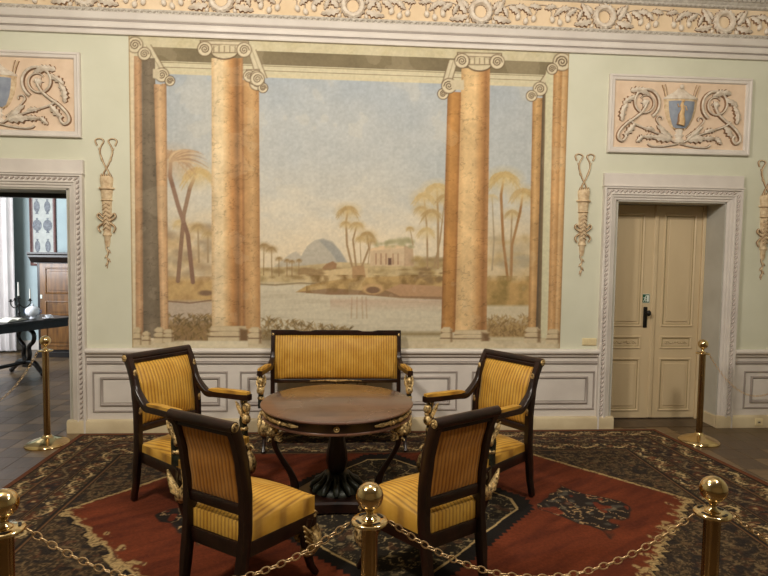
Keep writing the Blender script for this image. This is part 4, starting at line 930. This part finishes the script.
def arm(t, tab, y, s, zj=.80, L=.49, splay=.045, zarm=.665, xs=None):
    """arm: sweeps down from the stile, runs forward; pad on top; bronze and gilt winged support under its end"""
    xs = interp(tab, zj) if xs is None else xs; x0 = interp(tab, .60); F = lambda x, z, q: (x, y + s * splay * q, z)
    pts = [F(xs + .005, zj + .02, 0), F(xs + .03, zj - .05, .03), F(x0 + .075, zarm + .012, .12), F(x0 + .12, zarm - .012, .22), F(x0 + .20, zarm - .008, .45), F(x0 + L, zarm + .002, 1)]
    pts = bez(pts, 20); n = len(pts)
    a = MB().bar(pts, [.036 + .012 * min(1, k / 8) for k in range(n)], [.030 + .012 * min(1, k / 10) for k in range(n)], up=(.25, 0, 1)).build('arm', M['wood'], t, 45)
    p0, p1 = F(x0 + .13, zarm + .018, .25), F(x0 + L - .008, zarm + .030, .99)
    pad = [tuple(p0[c] + (p1[c] - p0[c]) * q / 8 for c in range(3)) for q in range(9)]
    MB().bar(pad, [.036] + [.044] * 7 + [.042], [.012, .024, .028, .028, .028, .028, .028, .026, .020]).build('arm_pad', M['fabric'], a, 50)
    xe, ye = x0 + L - .035, y + s * splay * .94; zb = .40
    m = MB(); m.bar([(xe - .01, ye, zarm - .02), (xe - .022, ye, .58), (xe - .030, ye, .50), (xe - .018, ye, .44), (xe - .02, ye, zb - .04)], [.030, .026, .036, .044, .044], [.030, .026, .040, .044, .044], up=(1, 0, 0))
    sp = m.build('arm_support', M['bronze'], t, 45)
    g = MB(); g.ball((xe + .008, ye, .595), .030, 10, 8, (1, .9, 1.2)); g.ball((xe + .014, ye, .56), .018, 8, 6, (1, .9, 1)); g.ball((xe + .004, ye, .515), .034, 10, 6, (.9, 1, 1.1))
    for s2 in (-1, 1):
        for k in range(3): g.tube([(xe - .005, ye + s2 * .014, .52 + .012 * k), (xe - .030 - .008 * k, ye + s2 * .026, .565 + .016 * k), (xe - .050 - .012 * k, ye + s2 * .024, .625 + .004 * k)], [.012, .020, .005], 6, flat=.6)
    for k in range(5): a_ = k * 2 * pi / 5; g.tube([(xe - .012, ye, .615), (xe - .012 + .016 * cos(a_), ye + .016 * sin(a_), .640)], [.008, .004], 5)
    g.ball((xe - .015, ye, .445), .030, 10, 6, (1, 1, .6)); g.build('gilt_winged_bust', M['gilt'], sp, 60)
AT = [(0, -.305), (.15, -.268), (.42, -.235), (.60, -.238), (.78, -.262), (.90, -.305), (.945, -.335)]
def armchair(label, loc, rz):
    t = thing('armchair', label, 'armchair', loc, rz, 'yellow striped armchairs at the round table')
    yb = .243
    for s in (-1, 1): rear_leg(t, AT, s * yb, .040, .056, splay=s * -.02); front_leg(t, .235, s * .272, s); arm(t, AT, s * yb, s)
    crest(t, AT[-1][1] - .012, .952, .525, .028)
    MB().bar([(interp(AT, .50), -yb, .50), (interp(AT, .50), yb, .50)], .032, .045).build('back_rail', M['wood'], t, 40)
    MB().bar([(interp(AT, .930) + .004, -yb, .930), (interp(AT, .930) + .004, yb, .930)], .028, .024).build('top_rail', M['wood'], t, 40)
    back_pad(t, AT, .523, .918, 2 * yb - .042, 2 * yb - .042)
    seat(t, -.225, .245, .46, .575, .345, .412, crown=.030)
    for s in (-1, 1):
        q = MB()
        for z in (.62, .86): q.ball((interp(AT, z) + .030, s * yb, z), .014, 8, 6, (.4, 1, 1.8))
        q.build('gilt_mount', M['gilt'], t)
    return t
CT = [(0, -.270), (.15, -.240), (.42, -.205), (.58, -.205), (.74, -.228), (.86, -.262), (.915, -.288)]
def side_chair(label, loc, rz):
    t = thing('side_chair', label, 'chair', loc, rz, 'yellow striped chairs seen from behind')
    yb = .183
    for s in (-1, 1): rear_leg(t, CT, s * yb, .040, .060, splay=s * -.02); front_leg(t, .20, s * .232, s)
    crest(t, CT[-1][1] - .008, .922, .415, .026)
    MB().bar([(interp(CT, .512), -yb, .512), (interp(CT, .512), yb, .512)], .030, .052).build('back_rail', M['wood'], t, 40)
    MB().bar([(interp(CT, .898) + .004, -yb, .898), (interp(CT, .898) + .004, yb, .898)], .026, .022).build('top_rail', M['wood'], t, 40)
    back_pad(t, CT, .540, .888, 2 * yb - .040, 2 * yb - .040, rear=-.016, lining=True)
    seat(t, -.205, .225, .365, .500, .352, .458, crown=.038)
    return t
R_ = radians
armchair('yellow striped armchair left of the table, against the dado', (-1.01, -1.575, .011), R_(-36)).scale = (1, 1, 1.02)
armchair('yellow striped armchair right of the table', (.955, -1.61, .011), R_(214.5))
side_chair('armless yellow chair in left foreground, turned to the table', (-.467, -2.625, .011), R_(55.5))
side_chair('armless yellow chair in right foreground, behind the middle brass post', (.44, -2.59, .011), R_(122))

# sofa, against the dado
ST = [(0, -.30), (.15, -.275), (.42, -.25), (.60, -.252), (.78, -.268), (.90, -.290), (.955, -.300)]
def settee():
    t = thing('settee', 'yellow striped settee against the wall behind the round table', 'sofa', (-.052, -.42, .011), R_(-90))
    yb = .585
    for s in (-1, 1):
        rear_leg(t, ST, s * yb, .036, .050, zt=.955); front_leg(t, .215, s * .600, s); arm(t, ST, s * yb, s, zj=.76, L=.455, splay=.055)
        q = MB(); q.ball((interp(ST, .95) + .024, s * yb, .93), .013, 8, 6, (.5, 1, 1.3)); q.ball((interp(ST, .6) + .024, s * yb, .66), .013, 8, 6, (.5, 1, 1.8)); q.build('gilt_mount', M['gilt'], t)
    m = MB(); x = interp(ST, .94); m.bar([(x, -yb - .018, .945), (x, yb + .018, .945)], .034, .034)
    for s in (-1, 1): m.bar([(x, s * yb * 1.03, .966), (x, s * yb * .66, .966), (x, s * yb * .58, .960)], .030, [.014, .014, .006])
    m.bar([(x, -yb * .40, .963), (x, -yb * .34, .967), (x, yb * .34, .967), (x, yb * .40, .963)], .030, [.004, .012, .012, .004]); m.build('crest_rail', M['wood'], t, 40)
    MB().bar([(interp(ST, .50), -yb, .505), (interp(ST, .50), yb, .505)], .030, .036).build('back_rail', M['wood'], t, 40)
    g = MB(); xg = interp(ST, .5) + .018
    for s in (-1, 1): g.tube([(xg, 0, .508), (xg, s * .09, .512), (xg, s * .24, .506)], [.010, .007, .003], 6)
    g.ball((xg, 0, .508), .014, 8, 6); g.build('gilt_spear_mount', M['gilt'], t)
    back_pad(t, ST, .522, .930, 2 * yb - .036, 2 * yb - .036, bulge=.03)
    seat(t, -.225, .230, 1.13, 1.24, .345, .405, crown=.012)
settee()

# round table
def table():
    t = thing('round_table', 'round red-brown table with gilt mounts amid the chairs', 'table', (-.028, -1.62, .011))
    ZT = .688; r = .515
    MB().lathe([(.01, ZT), (r - .012, ZT), (r - .003, ZT - .003), (r, ZT - .009), (r - .004, ZT - .016), (r - .016, ZT - .020), (.01, ZT - .020)], 96).build('tabletop', M['tabletop'], t, 35)
    ap = MB().lathe([(.05, ZT - .020), (r - .026, ZT - .020), (r - .026, ZT - .076), (.05, ZT - .076)], 96).build('apron', M['wood'], t, 35)
    MB().lathe([(r - .07, ZT - .074), (r - .020, ZT - .074), (r - .012, ZT - .079), (r - .012, ZT - .086), (r - .022, ZT - .091), (r - .07, ZT - .091)], 96).build('apron_moulding', M['tabletop'], t, 35)
    q = None
    def mount(a0, kind):
        m = MB(); R1 = r - .024; P3 = lambda a, z, o=0: ((R1 + o) * sin(a), -(R1 + o) * cos(a), z); zc = ZT - .048
        if kind == 'spear':
            for s in (-1, 1): m.tube([P3(a0 + s * .01, zc), P3(a0 + s * .10, zc), P3(a0 + s * .18, zc), P3(a0 + s * .29, zc)], [.013, .010, .015, .006], 6)
            m.ball(P3(a0, zc, .004), .017, 8, 6)
            for s in (-1, 1): m.tube([P3(a0, zc), P3(a0 + s * .03, zc + .016), P3(a0 + s * .06, zc + .006)], [.005, .005, .003], 5); m.tube([P3(a0, zc), P3(a0 + s * .03, zc - .016), P3(a0 + s * .06, zc - .006)], [.005, .005, .003], 5)
            m.build('gilt_spear_mount', M['gilt'], ap)
        else:
            m.tube([P3(a0 + .030 * cos(w_), zc + .015 * sin(w_)) for w_ in [k * pi / 6 for k in range(12)]], .004, 6, closed=True); m.ball(P3(a0, zc), .008, 8, 6); m.build('gilt_rosette', M['gilt'], ap)
    for k in range(3):
        b = k * 2 * pi / 3
        mount(b, 'ros')
        for s in (-1, 1): mount(b + s * .78, 'spear')
    # three swan-necked legs with gilt heads under the apron
    for k in range(3):
        a = pi / 3 + k * 2 * pi / 3; ca, sa = sin(a), -cos(a); F = lambda rr, z: (rr * ca, rr * sa, z)
        L = MB().tube(bez([F(.452, .575), F(.462, .52), F(.452, .45), F(.405, .36), F(.345, .26), F(.315, .17), F(.335, .09), F(.375, .055)], 28), [.028 - .010 * sin(pi * min(1, q / 20)) for q in range(len(bez([F(0, 0)] * 8, 28)))], 8).build('leg', M['wood'], t, 50)
        g = MB(); g.ball(F(.468, .555), .034, 12, 8, (1, 1, 1.25)); g.ball(F(.498, .545), .016, 8, 6)
        tx, ty = -sa, ca
        for s in (-1, 1):
            for j in range(4):
                o = lambda d, rr, z: (rr * ca + s * d * tx, rr * sa + s * d * ty, z)
                g.tube([o(.014, .462, .535 - .010 * j), o(.048, .452 - .006 * j, .545 - .016 * j), o(.080 - .006 * j, .432, .575 - .022 * j)], [.010, .014, .004], 6, flat=.6)
        for j in range(5): g.tube([F(.455 + .008 * j, .52 - .004 * j), F(.462 + .010 * j, .475 + .004 * j)], [.011, .004], 5)
        g.build('gilt_winged_head', M['gilt'], L, 60)
        MB().tube([F(.365, .055), F(.385, .03), F(.395, .012)], [.024, .030, .022], 8).build('foot', M['wood'], t, 50)
    MB().lathe([(.040, .60), (.040, .585), (.052, .575), (.046, .56), (.044, .50), (.052, .42), (.066, .34), (.070, .27), (.058, .215), (.044, .20)], 40, lobes=10, amp=.05).build('column', M['wood'], t, 50)
    cu = MB(); cu.lathe([(.050, .205), (.082, .195), (.092, .175), (.070, .155), (.120, .125), (.155, .105), (.165, .080)], 32)
    for q_ in range(12):
        b = q_ * pi / 6; cu.tube([(cos(b) * .075, sin(b) * .075, .19), (cos(b) * .105, sin(b) * .105, .145), (cos(b) * .155, sin(b) * .155, .115), (cos(b) * .178, sin(b) * .178, .090)], [.016, .024, .028, .014], 6)
    cu.build('carved_cup', M['bronze'], t, 60)
    pts = []
    for k in range(3):
        a = pi / 3 + k * 2 * pi / 3
        for da, rr in ((-.20, .385), (.20, .385), (.62, .265), (pi / 3, .235), (2 * pi / 3 - .62, .265)): pts.append((rr * sin(a + da), -rr * cos(a + da)))
    n = len(pts); m = MB(); m.rings([[(x, y, .012) for x, y in pts], [(x, y, .070) for x, y in pts], [(x * .95, y * .95, .082) for x, y in pts]]); m.build('plinth', M['wood'], t, 30)
table()

# ------------------------------------------------------------------ rope posts and chains
def post(label, loc, grp='brass rope posts around the seating group'):
    t = thing('brass_post', label, 'post', loc, 0, grp)
    MB().lathe([(.176, 0), (.178, .008), (.173, .016), (.150, .030), (.100, .050), (.060, .064), (.040, .072), (.034, .085)], 40).build('base', M['brass'], t, 50)
    MB().lathe([(.0255, .075), (.0255, .822)], 36, lobes=9, amp=.075).build('tube', M['brass_dull'], t, 60)
    p = MB().lathe([(.030, .820), (.056, .820), (.060, .824), (.060, .829), (.056, .833), (.026, .835)], 36).build('chain_plate', M['brass'], t, 50)
    for k in range(4):
        a = k * pi / 2 + .5; MB().tube([(.043 * cos(a + d), .043 * sin(a + d), .8342) for d in (-.32, -.16, 0, .16, .32)], .0055, 6, flat=.4).build('slot', M['black'], p)
    MB().lathe([(.024, .833), (.026, .838), (.014, .845), (.010, .855), (.014, .865), (.022, .872)], 24).build('neck', M['brass'], t, 50)
    MB().ball((0, 0, .911), .0445, 32, 20).build('ball', M['brass'], t, 180)
    return t
p0 = post('tall brass post with ball top in the open doorway, far left', (-2.56, -.355, 0))
dup(p0, (3.318, -.45, 0), 0, 'brass post in front of the closed beige door')
dup(p0, (.095, -3.665, 0), 0, 'middle brass post of the front row, ball before the seat')
dup(p0, (1.275, -3.655, 0), 0, 'brass post of the front row at the lower right')
dup(p0, (-1.045, -3.675, 0), 0, 'brass post of the front row cut by the lower left corner')
dup(p0, (2.46, -3.64, 0), 0, 'brass post of the front row beyond the right edge, holding the chain')
dup(p0, (4.55, -.30, 0), 0, 'brass post beyond the right edge by the wall, holding the thin chain')
dup(p0, (-3.52, -.62, 0), 0, 'brass post beyond the left edge in the doorway, holding the chain')
def chain(label, a, b, sag, step, rad, lw, sc):
    a, b = Vector(a), Vector(b); t = thing('barrier_chain', label, 'chain', tuple(a), 0, 'barrier chains between the brass posts')
    n = 400; P = [a + (b - a) * (k / n) - Vector((0, 0, sag * (1 - (2 * k / n - 1) ** 2))) for k in range(n + 1)]
    m = MB(); hl = sc / 2; q = []
    for k in range(12):
        w_ = 2 * pi * k / 12; q.append((hl * .80 * cos(w_) * (1 + .12 * abs(cos(w_))), hl * .55 * sin(w_), 0))
    m.tube(q, rad, 6, closed=True); proto = m.build('link', M['chain'], t, 60)
    L = [0]
    for k in range(n): L.append(L[-1] + (P[k + 1] - P[k]).length)
    cnt = int(L[-1] / step); st = L[-1] / cnt; k = 0
    for i in range(cnt):
        s = (i + .5) * st
        while L[k + 1] < s: k += 1
        d = (P[k + 1] - P[k]).normalized(); o = proto if i == 0 else proto.copy()
        if i: COL.objects.link(o); o.parent = t
        rot = d.to_track_quat('X', 'Z') @ (Vector((1, 0, 0)).rotation_difference(Vector((1, 0, 0))))
        from mathutils import Quaternion
        o.rotation_euler = (rot @ Quaternion((1, 0, 0), (pi / 4 if i % 2 else -pi / 4))).to_euler(); o.location = P[k] - a
F_ = .066; ZP = .825
chain('brass chain from lower left corner post to the middle front post', (-1.045 + F_, -3.67, ZP), (.095 - F_, -3.67, ZP), .195, .0265, .0024, 0, .036)
chain('brass chain between middle front post and right front post', (.095 + F_, -3.665, ZP), (1.275 - F_, -3.655, ZP), .208, .0265, .0024, 0, .036)
chain('brass chain from right front post running out of the right edge', (1.275 + F_, -3.655, ZP), (2.46 - F_, -3.64, ZP), .22, .0265, .0024, 0, .036)
chain('thin brass chain hanging from the doorway post at far left', (-2.56 - F_ * .9, -.36, ZP), (-3.52 + F_, -.60, ZP), .46, .0265, .0022, 0, .034)
chain('thin brass chain hanging before the closed door at right', (3.315 + F_, -.44, ZP), (4.55 - F_, -.31, ZP), .42, .0265, .0018, 0, .034)

# ------------------------------------------------------------------ things in the next room
cab = thing('cabinet', 'walnut cabinet with black cornice in the next room', 'cabinet', (-4.42, 4.12, 0))
MB().box(-.36, .42, -.22, .42, .06, 1.53).build('body', M['blackwood'], cab, smooth=0, bevel=.006)
MB().box(-.40, .46, -.26, .44, 0, .08).build('plinth', M['blackwood'], cab, smooth=0, bevel=.006)
MB().extx([(.42, 1.49), (-.22, 1.49), (-.24, 1.51), (-.26, 1.52), (-.29, 1.56), (-.33, 1.58), (-.33, 1.61), (-.36, 1.63), (-.36, 1.655), (.42, 1.655)], -.44, .50).build('cornice', M['blackwood'], cab, smooth=30)
dr = MB().box(-.31, .30, -.245, -.21, .12, 1.48).build('door', M['oldwood'], cab, smooth=0, bevel=.004)
for a, b in ((1.00, 1.42), (.66, .90), (.18, .56)):
    MB().sweep((-.23, .22, a, b), [(0, 0), (.006, .014), (.016, .016), (.026, .006), (.028, 0)], -.244).build('panel_moulding', M['oldwood'], dr); MB().box(-.17, .16, -.256, -.244, a + .06, b - .06).build('raised_panel', M['oldwood'], dr, smooth=0, bevel=.004)
MB().box(-.302, -.275, -.252, -.244, .93, .99).build('keyhole_plate', M['white'], dr, smooth=0)
pr = thing('wall_print', 'tall framed print of grey urns hanging behind the walnut cabinet', 'picture', (-5.015, 4.598, 2.20)); pr.scale = (1, 1, 1.25)
MB().sweep((-.21, .21, -.62, .62), [(0, 0), (0, .025), (.012, .032), (.028, .022), (.032, 0)], 0).build('frame', M['frame_red'], pr)
MB().box(-.185, .185, -.010, 0, -.60, .60).build('sheet', M['printpaper'], pr, smooth=0)
m = MB()
for c in (-.095, .075):
    for z, w_ in ((.44, .055), (.17, .05), (-.08, .075), (-.36, .045)):
        flat(m, [(c + w_ * cos(a) * (1 if abs(sin(a)) < .8 else .8), z + .078 * sin(a)) for a in [k * pi / 7 for k in range(14)]], -.0125, -.0095)
        flat(m, [(c - .01, z + .07), (c + .01, z + .07), (c + .02, z + .10), (c - .02, z + .10)], -.0125, -.0095); flat(m, [(c - .03, z - .10), (c + .03, z - .10), (c + .012, z - .07), (c - .012, z - .07)], -.0125, -.0095)
m.build('printed_vessels', M['printink'], pr, smooth=0)
flat(m := MB(), [(-.185, -.60), (-.16, -.60), (-.16, .60), (-.185, .60)], -.012, -.0095); flat(m, [(.16, -.60), (.175, -.60), (.175, .60), (.16, .60)], -.012, -.0095); m.build('printed_border', M['frame_red'], pr, smooth=0)
cu = MB(); n = 90
fr = [(-6.25 + .92 * k / n, 4.30 + .045 * sin(k * .9) + .02 * sin(k * .37)) for k in range(n + 1)]
cu.add([(x, y, z) for z in (.03, 3.2) for x, y in fr] + [(x, y + .006, z) for z in (.03, 3.2) for x, y in fr], [(k, k + 1, n + 2 + k, n + 1 + k) for k in range(n)] + [(2 * n + 2 + k, 3 * n + 3 + k, 3 * n + 4 + k, 2 * n + 3 + k) for k in range(n)])
tag(cu.build('curtain', M['curtain'], smooth=80), 'white sheer curtain at the left edge of the next room', 'curtain')
# writing table, long side running away from the doorway
th = atan2(.89, .45); tb_ = thing('writing_table', 'black carved table under the tea things in the next room', 'table', (-4.50, 2.15, 0), th)
# local x runs along the table's length, -y faces the doorway
MB().box(-.78, .98, -.33, .33, .725, .760).build('top', M['blackwood'], tb_, smooth=0, bevel=.006); MB().box(-.72, .92, -.28, .28, .63, .727).build('apron', M['blackwood'], tb_, smooth=0, bevel=.004)
for s in (-1, 1):
    m = MB(); x = s * .50
    for q in (-1, 1): m.tube(bez([(x, q * .05, .63), (x, q * .15, .56), (x, q * .14, .46), (x, q * .05, .38), (x, q * .06, .28), (x, q * .04, .20), (x, 0, .16)], 18), .028, 8)
    m.box(x - .03, x + .03, -.05, .05, .10, .22)
    for q in (-1, 1): m.tube(bez([(x, 0, .16), (x, q * .14, .17), (x, q * .24, .09), (x, q * .31, .035)], 10), [.04 - .0015 * i for i in range(13)][:len(bez([(0, 0, 0)] * 4, 10))], 8); m.ball((x, q * .31, .035), .035, 8, 6)
    m.build('leg', M['blackwood'], tb_, 50)
MB().tube([(-.5, 0, .17), (0, 0, .15), (.5, 0, .17)], .025, 8).build('stretcher', M['blackwood'], tb_, 50)
bk = thing('open_book', 'open book lying on the black table', 'book', (-4.33, 2.30, .761), th + .3)
MB().box(-.19, .19, -.13, .13, 0, .006).build('cover', M['blackwood'], bk, smooth=0)
for s in (-1, 1):
    m = MB(); rg_ = [[(s * (.002 + .18 * q / 8), y, .006 + z * (.030 * sin(pi * min(1, q / 8 * .9 + .12)))) for q in range(9) for z in (1,)] for y in (-.122, .122)]
    vs = rg_[0] + rg_[1] + [(p[0], p[1], .005) for p in rg_[0] + rg_[1]]; fs = [(k, k + 1, k + 10, k + 9) for k in range(8)] + [(k, 18 + k, 19 + k, k + 1) for k in range(8)] + [(9 + k, 10 + k, 28 + k, 27 + k) for k in range(8)] + [(8, 26, 35, 17), (0, 9, 27, 18)]
    pg = m.add(vs, fs).build('page_block', M['paper'], bk, 60)
tp = thing('tureen', 'white lidded china pot on the black table', 'pot', (-4.185, 2.60, .761)); tp.scale = (1, 1, 1.2)
MB().lathe([(.040, 0), (.042, .006), (.028, .018), (.045, .030), (.080, .050), (.092, .078), (.088, .100), (.080, .108)], 24).build('bowl', M['china'], tp, 60)
MB().lathe([(.086, .106), (.080, .116), (.050, .134), (.018, .142), (.012, .150), (.018, .160), (.006, .170)], 24).build('lid', M['china'], tp, 60)
for s in (-1, 1): MB().tube([(s * .085, 0, .090), (s * .115, 0, .096), (s * .112, 0, .070), (s * .086, 0, .062)], .006, 6).build('handle', M['blue_china'], tp, 60)
cp = thing('teacup', 'white teacup on its saucer beside the china pot', 'cup', (-3.985, 2.60, .761))
MB().lathe([(.028, 0), (.045, .004), (.075, .014), (.074, .018), (.040, .009), (.01, .008)], 24).build('saucer', M['china'], cp, 60)
MB().lathe([(.018, .009), (.022, .016), (.036, .034), (.040, .052), (.037, .052), (.030, .030), (.012, .018)], 20).build('cup', M['china'], cp, 60)
MB().tube([(.036, 0, .046), (.056, 0, .044), (.050, 0, .026), (.032, 0, .024)], .004, 6).build('handle', M['china'], cp, 60)
cd = thing('candelabrum', 'black candelabrum with white candles on the table', 'candelabrum', (-4.375, 2.62, .761), .2)
MB().lathe([(.060, 0), (.062, .010), (.040, .022), (.018, .032), (.012, .060), (.022, .075), (.012, .090), (.010, .16), (.020, .18), (.012, .20), (.012, .26), (.026, .275), (.026, .280), (.012, .282), (.014, .305)], 16).build('stem', M['black'], cd, 50)
for k in range(3):
    a = k * 2 * pi / 3 + .1; F2 = lambda rr, z: (rr * cos(a), rr * sin(a), z)
    A_ = MB(); A_.tube(bez([F2(.008, .19), F2(.05, .15), F2(.10, .16), F2(.135, .20), F2(.135, .235)], 16), .007, 6); A_.lathe([(.008, .232), (.028, .240), (.028, .245), (.013, .247), (.014, .268)], 12, F2(.135, 0)); ar = A_.build('branch', M['black'], cd, 50)
    if k: continue
    MB().tube([F2(.135, .255), F2(.135, .40)], [.010, .008], 8).build('candle', M['candle'], ar)
MB().tube([(0, 0, .29), (0, 0, .49)], [.011, .009], 8).build('candle', M['candle'], cd)
print('TRIS', sum(len(p.vertices) - 2 for me in bpy.data.meshes for p in me.polygons))
